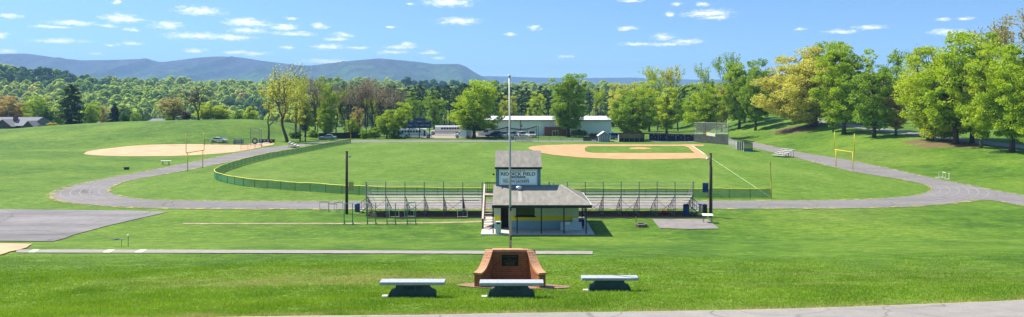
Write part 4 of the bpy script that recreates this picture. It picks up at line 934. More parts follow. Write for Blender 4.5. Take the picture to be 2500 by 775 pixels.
# things on the porch
p = Vector((-1.2, 66.9, .14))
tcn = thing('trash_can', 'pale green litter bin with a domed flap top beside the dark doorway', 'trash can', p)
MB().span((-.24, -.2, 0), (.24, .2, .78)).build('bin_body', mat('pale_green_bin', (.55, .6, .5), .5, var=.08), tcn, bevel=.02)
MB().prism([(-.25, .78), (.25, .78), (.25, .98), (.18, 1.04), (-.18, 1.04), (-.25, .98)], -.21, .21).build('bin_hood', OFFWHITE, tcn)
MB().span((-.17, -.216, .82), (.17, -.212, .95)).build('flap', BLACK, tcn)
fcx = thing('folding_chair', 'white folding chair standing open on the shaded porch slab', 'chair', (5.05, 67.25, .14), .5)
MB().box((0, 0, .45), (.4, .38, .03)).build('seat', OFFWHITE, fcx)
MB().box((0, .2, .78), (.4, .025, .2), rx=-.15).build('backrest', OFFWHITE, fcx)
for s in (-1, 1):
    MB().tube([(s * .2, -.22, 0), (s * .2, .12, .5), (s * .2, .24, .88)], .016, 6).build('leg', OFFWHITE, fcx)
    MB().tube([(s * .18, .24, 0), (s * .18, -.12, .44)], .016, 6).build('leg', OFFWHITE, fcx)
tb = thing('leaning_table', 'long white folding table tipped on its side against the porch wall', 'table', (5.3, 68.0, .14))
MB().box((0, .42, .36), (1.9, .05, .74), rx=-.25).build('tabletop', mat('grey_white_table', (.5, .58, .62), .5, var=.05), tb)
MB().tube([(-.7, .5, .05), (-.7, .62, .6)], .018, 6).build('leg', GREYPAINT, tb); MB().tube([(.7, .5, .05), (.7, .62, .6)], .018, 6).build('leg', GREYPAINT, tb)
cl_ = thing('cool_box', 'white cool box set on a crate behind the leaning table', 'cool box', (5.72, 68.72, .14))
MB().span((-.24, 0, .0), (.24, .3, .62)).build('crate', mat('grey_crate', (.3, .33, .34), .7), cl_); MB().span((-.26, -.02, .62), (.26, .3, .96)).build('box_body', OFFWHITE, cl_, bevel=.02); MB().span((-.27, -.03, .965), (.27, .31, 1.06)).build('lid', WHITE, cl_)
ct = thing('serving_cart', 'dark blue serving cart with a pale tray in the shade at the porch end', 'cart', (6.28, 69.3, .14))
MB().span((-.35, 0, .25), (.3, .6, .8)).build('cabinet', NAVY, ct); MB().span((-.42, -.06, .84), (.4, .66, .9)).build('tray', mat('blue_grey_tray', (.28, .36, .42), .5), ct)
for sx_ in (-.28, .22):
    for sy_ in (.06, .54): MB().tube([(sx_, sy_, 0), (sx_, sy_, .25)], .03, 6).build('leg', BLACK, ct)

# ------------------------------------------------------------------ bleachers
def bleacher(name, label, x0, x1, yb, endside, npost):
    o = thing(name, label, 'bleacher', ((x0 + x1) / 2, yb, 0), 0, 'spectator bleachers beside the track'); w = (x1 - x0) / 2
    rows = [(0.25, 2.3), (.95, 1.93), (1.65, 1.55), (2.35, 1.17), (3.05, .8), (3.7, .45)]
    for i, (y, z) in enumerate(rows):
        MB().box((0, y, z), (2 * w, .3, .05)).build('seat_plank', ALU, o)
        if i < 5: MB().box((0, y + .34, z - .4), (2 * w, .5, .035)).build('foot_plank', ALU, o)
    xs_ = np.linspace(-w + .1, w - .1, npost)
    for i, x in enumerate(xs_):
        fr_ = MB()
        fr_.tube([(x, .05, 0), (x, .05, 3.5)], .038, 6)
        fr_.build('back_post', GREYPAINT, o)
        b_ = MB(); b_.bar((x, .05, 2.1), (x, 3.75, .3), .05, .06); b_.bar((x, .1, .06), (x, 3.75, .06), .05, .05)
        for y, z in rows[1:]: b_.bar((x, y, 0), (x, y, z - .03), .04)
        b_.bar((x, .1, .1), (x, 1.65, 1.2), .035)
        b_.build('support_frame', GREYPAINT, o)
        if i < npost - 1 and i % 2 == 0:
            x2 = xs_[i + 1]; MB().bar((x, .12, .2), (x2, .12, 1.6), .03).bar((x, .12, 1.6), (x2, .12, .2), .03).build('cross_brace', GREYPAINT, o)
    for z in (3.46, 3.1, 2.62): MB().tube([(-w, .05, z), (w, .05, z)], .024, 6).build('guard_rail', STEEL, o)
    for s in (-1, 1):
        gr = MB()
        for k in range(7): y = .05 + k * .55; z = 3.5 - k * .34; gr.tube([(s * w, y, z - 1.5), (s * w, y, z)], .02, 5)
        gr.tube([(s * w, .05, 3.5), (s * w, 3.5, 1.45)], .025, 6); gr.tube([(s * w, .05, 2.6), (s * w, 3.5, .6)], .025, 6)
        gr.build('end_railing', STEEL, o)
    s = endside
    stp = MB()
    for k in range(3): stp.box((s * (w + .25 + .28 * k), 2.4, .62 - .2 * k), (.28, .9, .03))
    stp.bar((s * (w + .1), 1.95, .7), (s * (w + 1.0), 1.95, .0), .04, .1).bar((s * (w + .1), 2.85, .7), (s * (w + 1.0), 2.85, .0), .04, .1)
    sp_ = stp.build('end_steps', ALU, o)
    hr_ = MB()
    for y in (1.95, 2.85): hr_.tube([(s * (w + .1), y, 1.75), (s * (w + .95), y, 1.05), (s * (w + .95), y, .0)], .022, 6).tube([(s * (w + .5), y, .35), (s * (w + .5), y, 1.4)], .02, 6).tube([(s * (w + .1), y, 1.2), (s * (w + .95), y, .55)], .02, 6)
    hr_.build('step_rail', GREYPAINT, sp_)
    return o
bl = bleacher('bleacher', 'long aluminium bleacher seen from behind, left of the press box stairs', -14.9, -2.95, 77.4, -1, 7)
bleacher('bleacher', 'long aluminium bleacher seen from behind, right of the press box', 3.7, 18.5, 77.4, 1, 9)
MB().box((4.6, .34, 1.55), (2.0, .3, .03)).build('green_plank', mat('dull_green_plank', (.16, .27, .16), .7), bl)

# ------------------------------------------------------------------ poles and bins
def pole(bx, by, top, label, side):
    p = G(bx, by); o = thing('light_pole', label, 'pole', p); h = Zof(top, p.y) - p.z
    MB().tube([(0, 0, -.3), (0, 0, h * .5), (0, 0, h)], [.16, .14, .12], 10).build('post', DARKWOOD, o, True)
    MB().lathe([(.135, h), (.135, h + .06)], 10).build('pole_cap', BLACK, o)
    MB().bar((0, 0, h - .55), (side * .32, -.05, h - .5), .05).build('arm', GREYPAINT, o)
    MB().lathe([(.06, .12), (.13, 0), (.12, -.1), (.02, -.12)], 10).build('flood_lamp', mat('lamp_housing', (.55, .55, .52), .4, .4), o, True, (side * .36, -.05, h - .5))
    MB().span((-.165, -.03, h - 1.0), (-.13, .03, h - .92)).build('bracket', STEEL, o)
    return o, p, h
lp, p, h = pole(846.5, 523, 371, 'dark wooden pole with a small lamp by the left bleacher', 1)
rp_, p2, h2 = pole(1735, 530, 376, 'brown wooden pole with a small lamp by the white table', -1)
MB().tube([(.13, -.12, .2), (.13, -.1, h2 * .8)], .035, 6).build('conduit', mat('tan_conduit', (.42, .33, .2), .7), rp_)
bn = thing('pole_banner', 'dark blue banner hanging beside the brown wooden pole', 'banner', (p2.x - .52, p2.y, 0))
MB().span((-.3, -.015, Zof(470.5, p2.y)), (.3, .015, Zof(447.5, p2.y))).build('cloth', mat('blue_banner', (.012, .04, .17), .6, var=.1), bn)
MB().bar((-.32, 0, Zof(446.8, p2.y)), (.5, 0, Zof(446.8, p2.y)), .03).build('bracket', STEEL, bn); MB().bar((-.32, 0, Zof(471, p2.y)), (.5, 0, Zof(471, p2.y)), .03).build('bracket', STEEL, bn)
for i, (z, w_) in enumerate(((449.5, .4), (452.5, .3), (468, .36))): MB().span((-w_ / 2, -.02, Zof(z, p2.y) - .03), (w_ / 2, -.016, Zof(z, p2.y) + .03)).build('faded_print', mat('faded_print', (.06, .12, .3), .6), bn)
b2 = thing('pole_banner', 'faded yellow banner with a pale emblem beside the dark wooden pole', 'banner', (p.x + .46, p.y, 0))
MB().span((-.26, -.015, Zof(465, p.y)), (.26, .015, Zof(445.5, p.y))).build('cloth', mat('faded_yellow_cloth', (.5, .44, .13), .7, var=.25, scale=4, alpha=.8), b2)
MB().bar((-.44, 0, Zof(445, p.y)), (.28, 0, Zof(445, p.y)), .03).build('bracket', STEEL, b2); MB().bar((-.44, 0, Zof(465.5, p.y)), (.28, 0, Zof(465.5, p.y)), .03).build('bracket', STEEL, b2)
def bin_(name, label, bx, by, w, h, m, lid, d_=None):
    p = G(bx, by); o = thing(name, label, 'trash can', p)
    MB().lathe([(w * .44, 0), (w * .5, .1), (w * .5, h * .82), (w * .52, h * .84)], 16).build('bin_body', m, o, True)
    MB().lathe([(w * .53, h * .84), (w * .53, h * .9), (w * .4, h), (w * .1, h * 1.02)], 16).build('lid', lid, o, True)
    return o
bin_('trash_can', 'blue litter barrel beside the dark wooden pole', 872, 517.5, .54, .9, BLUEBIN, BLUEBIN)
bin_('trash_can', 'dark blue litter barrel in the shade under the right bleacher end', 1675, 525, .62, 1.1, BLUEBIN, BLACKBIN)
p = G(1720.5, 520.5); o = thing('trash_can', 'square black litter bin standing beside the track', 'trash can', p)
MB().span((-.21, -.21, 0), (.21, .21, .72)).build('bin_body', BLACKBIN, o, bevel=.02); MB().prism([(-.22, .725), (.22, .725), (.22, .86), (.14, .92), (-.14, .92), (-.22, .86)], -.22, .22).build('bin_hood', BLACKBIN, o); MB().span((-.13, -.226, .75), (.13, -.222, .85)).build('flap', mat('flap_grey', (.1, .1, .11), .5), o)
p = G(1710.5, 520.5); o = thing('recycling_bin', 'narrow pale bin with a blue lid beside the square black bin', 'bin', (p.x, p.y + .35, p.z))
MB().span((-.15, -.2, 0), (.15, .2, .8)).build('bin_body', mat('beige_bin', (.6, .56, .5), .6), o, bevel=.02); MB().span((-.17, -.22, .804), (.17, .22, .9)).build('lid', BLUEBIN, o)
# white table on the pad
p = G(1729, 546); o = thing('picnic_table', 'white topped folding table on the asphalt pad by the brown pole', 'table', (p.x, p.y, p.z), -.12)
MB().box((0, .45, .76), (1.0, .78, .05), rx=.1).build('tabletop', WHITE, o)
for sx_ in (-.4, .4):
    for sy_ in (.15, .75): MB().bar((sx_, sy_, 0), (sx_ * .9, sy_, .74), .04).build('leg', GREYPAINT, o)
p = G(1567, 555); o = thing('fire_ring', 'round grey brown stone fire ring sunk in the grass', 'fire ring', (p.x, p.y + .3, p.z))
MB().lathe([(.56, -.1), (.56, .26), (.5, .3), (.4, .3), (.38, .1)], 20).build('ring', mat('soot_stone', (.2, .15, .13), .9, var=.3, scale=6), o); MB().lathe([(.37, .0), (.37, .11)], 18).build('ash', mat('ash', (.16, .14, .13), .95, var=.3), o)
p = G(1553, 556); o = thing('marker_stake', 'thin dark stake with an orange top beside the fire ring', 'stake', p)
MB().tube([(0, 0, -.1), (0, 0, .82)], .022, 6).build('stake', BLACK, o); MB().tube([(0, 0, .82), (0, 0, 1.0)], .04, 8).build('orange_cap', mat('orange_paint', (.55, .2, .05), .6), o)
p = G(1620, 523); o = MB().lathe([(.1, 0), (.3, .08), (.36, .22), (.24, .34), (.08, .38)], 12).build('equipment_bag', mat('red_cloth', (.42, .03, .025), .7, var=.2), None, True, p); tag(o, 'small red bundle lying in the shade under the right bleacher', 'bag')
# green frames
def green_frame(bx, by, label, arch=False, rz=0.0):
    p = G(bx, by); o = thing('green_frame', label, 'training frame', p, rz, 'green training frames on the gravel path')
    for s in (-1, 1):
        top = [(s * .4, 0, 0), (s * .4, 0, 1.75), (s * .4, .08, 1.95), (s * .4, .3, 2.03)] if arch else [(s * .4, 0, 0), (s * .4, 0, 1.98), (s * .4 - .13, .1, 2.04)]
        MB().tube(top, .04, 8).build('upright', GREENP, o, True)
        MB().tube([(s * .42, -.32, .04), (s * .42, .32, .04)], .04, 8).build('foot', GREENP, o)
        MB().bar((s * .4, 0, .5), (s * .4, .28, .06), .04).build('brace', GREENP, o)
    MB().tube([(-.4, 0, .32), (.4, 0, .32)], .03, 8).build('crossbar', GREENP, o)
    if arch: MB().tube([(-.4, .3, 2.03), (.4, .3, 2.03)], .04, 8).build('top_bar', GREENP, o)
    else: MB().tube([(-.5, 0, 1.98), (.3, .02, 1.98)], .02, 6).build('top_bar', mat('pale_green_rope', (.3, .42, .34), .6), o)
green_frame(850.5, 548, 'green two post training frame nearest the dark wooden pole')
green_frame(907, 548, 'green two post training frame before the left end of the bleacher')
green_frame(955, 548, 'green two post training frame between the plain frame and the arched frame')
green_frame(1004.5, 548, 'green training frame with a rounded arched top', True)
# hurdles
def hurdle(name, label, loc, rz, m, group, first=None, h=.9, w=1.05):
    if first: return dup(first, loc, rz, label)
    o = thing(name, label, 'hurdle', loc, rz, group)
    MB().box((0, 0, h - .05), (w, .03, .09)).build('top_board', m, o)
    for s in (-1, 1):
        MB().tube([(s * w * .46, 0, .03), (s * w * .46, 0, h - .02)], .026, 6).build('upright', m, o); MB().tube([(s * w * .46, -.04, .03), (s * w * .46, .6, .03)], .03, 6).build('foot', m, o)
    MB().tube([(-w * .46, 0, .1), (w * .46, 0, .1)], .022, 6).build('base_bar', m, o); return o
HW = mat('hurdle_white', (.74, .72, .58), .5, var=.1)
h0 = hurdle('hurdle', 'white hurdle farthest up the grass beside the right bend of the track', G(2297, 434), .5, HW, 'hurdles on the bank')
hurdle('', 'white hurdle turned edge on, between two others on the right bank', G(2305, 435), 1.4, HW, '', h0)
hurdle('', 'white hurdle standing alone at the end of the three on the right bank', G(2317, 438), 1.15, HW, '', h0)
h1 = hurdle('hurdle', 'pale hurdle lying in the shade behind the green frames', G(962, 532), .1, HW, 'hurdles behind the bleachers')
hurdle('', 'pale hurdle close behind the arched green frame', G(999, 531), -.1, HW, '', h1)
hurdle('', 'pale hurdle standing alone on the grass behind the left bleacher', G(1129, 532), .05, HW, '', h1)
hg = hurdle('hurdle', 'weathered grey hurdle at the edge of the near straight, farther from the pole', G(792, 513), .05, mat('weathered_hurdle', (.4, .42, .36), .7), 'grey hurdles by the track')
hurdle('', 'weathered grey hurdle in the grass, nearer the dark pole', G(812, 518), -.2, None, '', hg)
hurdle('', 'weathered grey hurdle turned aside beside the dark pole', G(826, 514), .7, None, '', hg)
# small fittings on the left lawn
p = G(313, 603); o = thing('standpipe', 'thin standpipe with a white knob on the left lawn', 'standpipe', p)
MB().tube([(0, 0, -.1), (0, 0, .7)], .02, 6).build('pipe', GREYPAINT, o); MB().lathe([(.02, .7), (.075, .74), (.085, .8), (.05, .87)], 10).build('knob', WHITE, o, True)
p = G(297, 603); o = thing('sign_stand', 'low metal stand with a flat dark plate on the left lawn', 'stand', p)
MB().tube([(0, 0, -.05), (0, 0, .5)], .015, 6).build('leg', GREYPAINT, o); MB().box((-.25, 0, .53), (.75, .3, .03)).build('plate', GREYPAINT, o); MB().box((-.3, -.06, .55), (.26, .2, .03)).build('dark_cap', BLACK, o)
p = G(405, 403); o = thing('picnic_table', 'white bench table on the grass beyond the left straight', 'table', p, .1)
MB().box((0, 0, .72), (1.75, .75, .06)).build('tabletop', WHITE, o)
for s in (-1, 1): MB().bar((s * .55, -.3, 0), (s * .5, .0, .7), .06).build('leg', GREYPAINT, o); MB().bar((s * .55, .3, 0), (s * .5, .0, .7), .06).build('leg', GREYPAINT, o)
p = G(310, 414.5); o = thing('valve_box', 'small dark metal box on the grass beyond the left straight', 'box', p)
MB().span((-.4, -.25, 0), (.25, .25, .35)).build('cabinet', mat('dull_green_box', (.05, .07, .04), .7), o); MB().span((-.45, -.28, .354), (.3, .28, .42)).build('lid', BLACK, o)
# goal posts
def goal(near, far, label):
    a, b = G(*near), G(*far); m_ = (a + b) / 2; o = thing('goal_post', label, 'goal post', m_, math.atan2(b.y - a.y, b.x - a.x), 'football goal posts')
    w = (b - a).length / 2; W2 = w + .55
    for s in (-1, 1):
        MB().tube([(s * w, 0, -.2), (s * w, 0, 3.05)], .075, 8).build('post', YELLOW, o, True); MB().tube([(s * W2, 0, 3.05), (s * W2, 0, 6.15)], .06, 8).build('upright', YELLOW, o, True)
    MB().tube([(-W2, 0, 3.05), (W2, 0, 3.05)], .07, 8).build('crossbar', YELLOW, o, True)
goal((2082, 417), (2041, 409), 'yellow football goal post beside the right straight of the track')
goal((458, 419), (495, 411), 'yellow football goal post beside the left straight, before the sand infield')

# ------------------------------------------------------------------ outfield fence
fpx = [(855.6, 349.7), (819, 356), (741, 371.6), (664, 386), (604.5, 400), (555.5, 415.5), (535, 424.5), (524, 432), (525, 437), (535, 442.6), (560.6, 449), (599, 455.5), (664, 462), (767, 469.7), (896, 477.4), (1050, 481), (1250, 483), (1500, 483.5), (1700, 483.7), (1883, 484)]
fline = catmull(fl(fpx), 10); cum = [0]
for i in range(1, len(fline)): cum.append(cum[-1] + (fline[i] - fline[i - 1]).length)
def along(s): 
    i = int(np.searchsorted(cum, s)) ; i = min(max(i, 1), len(fline) - 1); t = (s - cum[i - 1]) / (cum[i] - cum[i - 1] + 1e-9); return fline[i - 1].lerp(fline[i], t)
c0 = fline[70]
fn = thing('outfield_fence', 'low green mesh fence with a yellow top curving round the outfield', 'fence', (c0.x, c0.y, 0))
v, f = [], []; FH = 1.12; rgf = random.Random(8)
NS = 170; SP_ = [along(cum[-1] * i / (NS - 1)) for i in range(NS)]
sag = [.03 * math.sin(i * .9) + rgf.uniform(-.02, .02) for i in range(NS)]
for p, s in zip(SP_, sag): v += [(p.x - c0.x, p.y - c0.y, .04), (p.x - c0.x, p.y - c0.y, FH - .03 + s)]
MESHG = mat('green_fence_mesh', (.03, .24, .12), .6, var=.25, scale=.6, alpha=.68)
MB().add(v, [(2 * i, 2 * i + 1, 2 * i + 3, 2 * i + 2) for i in range(NS - 1)]).build('mesh_panel', MESHG, fn)
MB().tube([(p.x - c0.x, p.y - c0.y, FH + s) for p, s in zip(SP_, sag)], .05, 6).build('top_cap', mat('yellow_fence_cap', (.85, .74, .06), .5, var=.1), fn, True)
for z in (.12, .42, .72): MB().tube([(p.x - c0.x, p.y - c0.y, z + .5 * s) for p, s in zip(SP_, sag)], .016, 4).build('wire', GREENP, fn)
npst = 70; pm = MB().tube([(0, 0, -.1), (0, 0, 1.1)], .03, 6).build('post', mat('dark_green_post', (.02, .06, .035), .6), fn)
for i in range(npst):
    p = along(cum[-1] * i / (npst - 1)); q = pm if i == 0 else pm.copy()
    if i: COL.objects.link(q); q.parent = fn
    q.location = (p.x - c0.x, p.y - c0.y, 0)
for (bx, by, top, lb) in ((1883, 484, 394, 'weathered yellow foul pole at the near end of the outfield fence'), (856.5, 349, 303, 'thin yellow foul pole at the far end of the outfield fence')):
    p = G(bx, by); o = thing('foul_pole', lb, 'pole', (p.x, p.y - .12, p.z)); h = Zof(top, p.y)
    o.rotation_euler = (0, R(-2) if bx > 1000 else 0, 0); MB().tube([(0, 0, -.1), (0, 0, h * .45)], .06, 8).build('shaft', YELLOW, o); MB().tube([(0, 0, h * .45), (0, 0, h)], .045, 8).build('upper_shaft', mat('rusty_yellow', (.35, .2, .05), .8, var=.3), o)
# ------------------------------------------------------------------ far side of the field
def chain_fence(name, label, pts, h, m, cat='fence', postm=None, npost=None, rail=True, z0=.03, group=None):
    """posts, one mesh panel and a top rail along ground points"""
    c = pts[0]; o = thing(name, label, cat, c, 0, group); q = [p - c for p in pts]
    v = [w for p in q for w in ((p.x, p.y, p.z + z0), (p.x, p.y, p.z + h))]
    MB().add(v, [(2 * i, 2 * i + 1, 2 * i + 3, 2 * i + 2) for i in range(len(q) - 1)]).build('mesh_panel', m, o)
    pm_ = postm or STEEL
    if rail: MB().tube([(p.x, p.y, p.z + h + .02) for p in q], .03, 6).build('top_rail', pm_, o)
    for p in q: MB().tube([(p.x, p.y, p.z - .1), (p.x, p.y, p.z + h + .05)], .04, 6).build('post', pm_, o)
    return o
def lin(a, b, n): return [G(a[0] + (b[0] - a[0]) * i / (n - 1), a[1] + (b[1] - a[1]) * i / (n - 1)) for i in range(n)]
# scoreboard
p = G(1025, 338.5); d = p.y; k = d / F
sc = thing('scoreboard', 'large dark blue baseball scoreboard on three posts before the parked buses', 'scoreboard', p)
MB().span((-30 * k, -.15, Zof(313, d)), (29 * k, .15, Zof(295, d))).build('panel', NAVY, sc)
tp = MB().span((-14 * k, -.14, Zof(294.8, d)), (14 * k, .14, Zof(289, d))).build('top_panel', NAVY, sc)
fm = MB(); z1, z2, z3 = Zof(295, d), Zof(304, d), Zof(313, d)
for (a, b) in (((-30.4 * k, -.17, z3), (-29.8 * k, -.152, z1)), ((28.8 * k, -.17, z3), (29.4 * k, -.152, z1)), ((-29.8 * k, -.17, z1 - .05), (28.8 * k, -.152, z1)), ((-29.8 * k, -.17, z2 - .03), (28.8 * k, -.152, z2 + .03)), ((-10.3 * k, -.17, z2 + .03), (-9.9 * k, -.152, z1 - .05)), ((8.8 * k, -.17, z2 + .03), (9.2 * k, -.152, z1 - .05))): fm.span(a, b)
fm.build('trim', mat('scoreboard_trim', (.16, .24, .36), .5), sc)
PW = mat('scoreboard_lettering', (.45, .5, .56), .6); DKB = mat('digit_window', (.004, .006, .02), .3)
for (x, y, w, tx_) in ((-21, 297.6, 8, 'HOME'), (-.5, 297.6, 11, 'INNING'), (19, 297.6, 11, 'VISITOR'), (-23, 307, 9, 'BALL'), (-6, 307, 4, 'H  E'), (5, 307, 8, 'STRIKE'), (19, 307, 11, 'AT BAT')):
    text(tx_, w * k, 2.2 * k, (x * k, -.156, Zof(y, d)), PW, sc, 'lettering', .02)
for (x, y, w) in ((-21, 301.5, 9), (-.5, 301.5, 9), (19, 301.5, 11), (-23, 310.6, 9), (5, 310.8, 9), (19, 310.8, 10)): MB().span(((x - w / 2) * k, -.158, Zof(y, d) - 1.5 * k), ((x + w / 2) * k, -.152, Zof(y, d) + 1.5 * k)).build('digit_window', DKB, sc)
for x in (-26.5, -1.5, 23.5): MB().span((x * k - .12, .17, -.2), (x * k + .12, .4, Zof(291 if abs(x) > 2 else 300, d))).build('post', BLACK, sc)
p = G(740, 346); d = p.y; k = d / F
s2 = thing('small_scoreboard', 'small black scoreboard on two posts below the leaning tree', 'scoreboard', p)
MB().span((-4.5 * k, -.1, Zof(318, d)), (8.5 * k, .1, Zof(304.5, d))).build('panel', mat('black_panel', (.008, .014, .022), .5), s2)
lt = MB()
for x, y in ((-2, 306.5), (1, 306.5), (4.5, 306), (7, 306.5), (-1.5, 312), (1.2, 311.5), (5.5, 311.5)): lt.span(((x - .6) * k, -.12, Zof(y, d) - .5 * k), ((x + .6) * k, -.102, Zof(y, d) + .5 * k))
lt.build('number_plates', mat('pale_plates', (.4, .42, .42), .6), s2)
for x in (-7.3, 5.5): MB().span((x * k - .15, -.1, -.2), (x * k + .15, .1, Zof(303.5, d))).build('post', BLACK, s2)
MB().bar((-7.3 * k, 0, Zof(306, d)), (-4 * k, 0, Zof(306, d)), .1).build('bracket', BLACK, s2)

# white gymnasium building
Y0 = 243.0; x0, x1 = (1167 - CX) / F * Y0, (1492 - CX) / F * Y0
gy = thing('gymnasium', 'long low white metal building with a pale roof beyond the diamond', 'building', (0, Y0, 0))
ze = Zof(294, Y0)
MB().span((x0, 0, -.3), (x1, 34, ze - .05)).build('wall', mat('white_ribbed_siding', (.88, .91, .92), .5, var=.04, scale=.25, streak=(4, 4, .1)), gy)
MB().prism([(-.5, ze - .04), (17, Zof(285, 260)), (34.5, ze - .04), (34.5, ze + .16), (17, Zof(285, 260) + .2), (-.5, ze + .16)], x0 - .4, x1 + .4, 'x').build('roof', METALROOF, gy)
MB().span((x0 - .4, -.56, ze - .25), (x1 + .4, -.5, ze + .12)).build('eave_trim', mat('grey_trim', (.34, .38, .42), .6), gy)
bx0, bx1 = (1329.5 - CX) / F * (Y0 - 2), (1383 - CX) / F * (Y0 - 2)
en = uv_box(MB().span((bx0, -2.2, -.1), (bx1, -.003, Zof(312.5, Y0 - 2))).build('brick_entrance', REDBRICK, gy))
MB().span((bx0 - .05, -2.28, Zof(312.4, Y0 - 2)), (bx1 + .05, -.003, Zof(311, Y0 - 2))).build('parapet', mat('brown_parapet', (.1, .04, .04), .7), en)
dx0, dx1 = (1348.5 - CX) / F * 240.8, (1363 - CX) / F * 240.8
MB().span((dx0, -2.26, 0), (dx1, -2.203, 1.75)).build('door_frame', WHITE, en); mdx = (dx0 + dx1) / 2
for a, b in ((dx0 + .12, mdx - .05), (mdx + .05, dx1 - .12)): MB().span((a, -2.3, .1), (b, -2.263, 1.6)).build('glass_door', GLASS, en)
wx = (1186 - CX) / F * Y0; MB().span((wx - .7, -.05, 1.1), (wx + .7, -.003, 1.95)).build('window', mat('grey_window', (.1, .14, .17), .3), gy)
wx = (1216 - CX) / F * Y0; MB().span((wx - .35, -.25, ze - 1.2), (wx - .05, -.003, ze - .7)).build('wall_lamp', BLACK, gy)
p = D(1271, 239); o = thing('utility_pole', 'thin dark utility pole standing before the white building wall', 'pole', p)
MB().tube([(0, 0, -.2), (0, 0, Zof(293, 239))], .12, 8).build('post', DARKWOOD, o); MB().bar((-.5, 0, Zof(303, 239)), (.6, 0, Zof(303, 239)), .1).build('crossarm', DARKWOOD, o); MB().lathe([(.2, 0), (.2, .6)], 8).build('transformer', GREYPAINT, o, False, (.3, -.1, Zof(310, 239)))
# batting cage net slung between posts
nt_ = thing('batting_cage', 'dark sagging practice net slung between posts before the white building', 'net', D(1230, 227)); c = nt_.location.copy()
def NP(px_, py_, d_=227): return Vector(((px_ - CX) / F * d_, d_, Zof(py_, d_))) - c
topl = [NP(x, y) for x, y in ((1140, 312), (1155, 316), (1170, 317.6), (1190, 318.2), (1215, 316.5), (1238, 311.5), (1252, 314.6), (1270, 316.6), (1288, 315), (1308, 309.5))]
MB().tube(topl, .16, 6).build('gathered_edge', mat('dark_net_roll', (.03, .045, .055), .9), nt_)
MB().add([w for p in topl for w in ((p.x, p.y, .05), (p.x, p.y, p.z))], [(2 * i, 2 * i + 1, 2 * i + 3, 2 * i + 2) for i in range(len(topl) - 1)]).build('net', NETM, nt_)
for x, y in ((1140, 311), (1239, 310), (1309.5, 308), (1314, 310)): p = NP(x, y); MB().tube([(p.x, p.y, -.1), (p.x, p.y, p.z + .2)], .08, 6).build('post', BLACK, nt_)
# vehicles
WIN = GLASS
def car(label, loc, rz, paint, kind='sedan', name='parked_car', cat='car', group=None, L_=4.6, Wd=1.85, Hh=1.48):
    o = thing(name, label, cat, loc, rz, group); h = L_ / 2; w = Wd / 2; pm_ = mat('car_paint_' + paint[0], paint[1], .3, .1, var=.02, spec=.5)
    if kind == 'van': body = [(-h, .35), (h, .35), (h, .8), (h * .86, 1.0), (h * .52, 1.1), (-h, 1.15)]; cab = [(-h + .05, 1.15), (h * .52, 1.1), (h * .3, Hh), (-h + .15, Hh)]
    elif kind == 'pickup': body = [(-h, .45), (h, .45), (h, .95), (h * .9, 1.08), (-h, 1.12)]; cab = [(-h * .12, 1.12), (h * .46, 1.08), (h * .24, Hh), (-h * .06, Hh)]
    else: body = [(-h, .32), (h, .32), (h, .66), (h * .88, .82), (h * .42, .93), (-h * .6, .95), (-h * .97, .9)]; cab = [(-h * .68, .95), (h * .42, .93), (h * .1, Hh), (-h * .42, Hh)]
    b_ = MB().prism(body, -w, w).build('body', pm_, o, bevel=.05)
    n_ = len(cab); vs = [(x, -w + .06 + (.14 if z > 1.3 else 0), z) for x, z in cab] + [(x, w - .06 - (.14 if z > 1.3 else 0), z) for x, z in cab]
    MB().add(vs, [tuple(range(n_)), tuple(range(2 * n_ - 1, n_ - 1, -1))] + [(i, i + n_, (i + 1) % n_ + n_, (i + 1) % n_) for i in range(n_)]).build('cabin', WIN, o)
    (xa, _), (xb, _), (xc, _), (xd, _) = cab
    MB().span((xd + .02, -w + .2, Hh - .02), (xc - .05, w - .2, Hh + .05)).build('roof', pm_, o, bevel=.02)
    pl_ = MB()
    for s in (-1, 1):
        pl_.bar((xa + .03, s * (w - .06), cab[0][1]), (xd + .05, s * (w - .2), Hh), .09); pl_.bar((xb - .03, s * (w - .06), cab[1][1]), (xc - .05, s * (w - .2), Hh), .07)
        for t in ((.36, .66) if kind != 'pickup' else (.5,)): pl_.bar((xa + (xb - xa) * t, s * (w - .06), cab[0][1]), (xd + (xc - xd) * t, s * (w - .2), Hh), .08)
    pl_.build('pillars', pm_, o)
    if kind == 'pickup': MB().span((-h + .08, -w + .1, 1.0), (-h * .16, w - .1, 1.125)).build('bed_liner', BLACK, o)
    for sx_ in (-.6, .62):
        for sy_ in (-1, 1):
            wl_ = MB().tube([(sx_ * h, sy_ * (w - .2), .33), (sx_ * h, sy_ * (w + .01), .33)], .33, 14).build('wheel', RUBBER, o); MB().tube([(sx_ * h, sy_ * (w + .012), .33), (sx_ * h, sy_ * (w + .02), .33)], .19, 10).build('rim', STEEL, wl_)
    for s in (-1, 1):
        MB().box((h + .006, s * w * .68, .7), (.02, .34, .14)).build('headlight', OFFWHITE, o); MB().box((-h - .006, s * w * .78, .8), (.02, .24, .2)).build('tail_light', mat('tail_red', (.35, .01, .01), .3), o)
    return o
WHT = ('white', (.78, .78, .78)); SIL = ('silver', (.42, .44, .47)); BLU = ('blue', (.02, .05, .25)); DRK = ('dark', (.02, .02, .025)); LBL = ('sky', (.1, .3, .55)); MRN = ('maroon', (.06, .012, .02))
gp_ = 'vehicles parked before the white building'
car('dark blue car parked beside the white building, nearest the tree', D(1203, 233), math.pi, BLU, 'sedan', group=gp_)
car('dark purple van parked between the blue car and the white vans', D(1214, 235), R(-80), MRN, 'van', 'parked_van', 'van', group=gp_, Hh=1.75, L_=4.5)
car('white car parked beside the dark purple van', D(1230, 232.5), R(-75), WHT, 'van', group=gp_, Hh=1.7)
car('white car parked just behind the flagpole, second of the white ones', D(1251, 233.5), R(-68), WHT, 'van', group=gp_, Hh=1.75)
car('white car with open view through its windows, third of the white ones', D(1275, 233), R(-72), WHT, 'van', group=gp_, Hh=1.75)
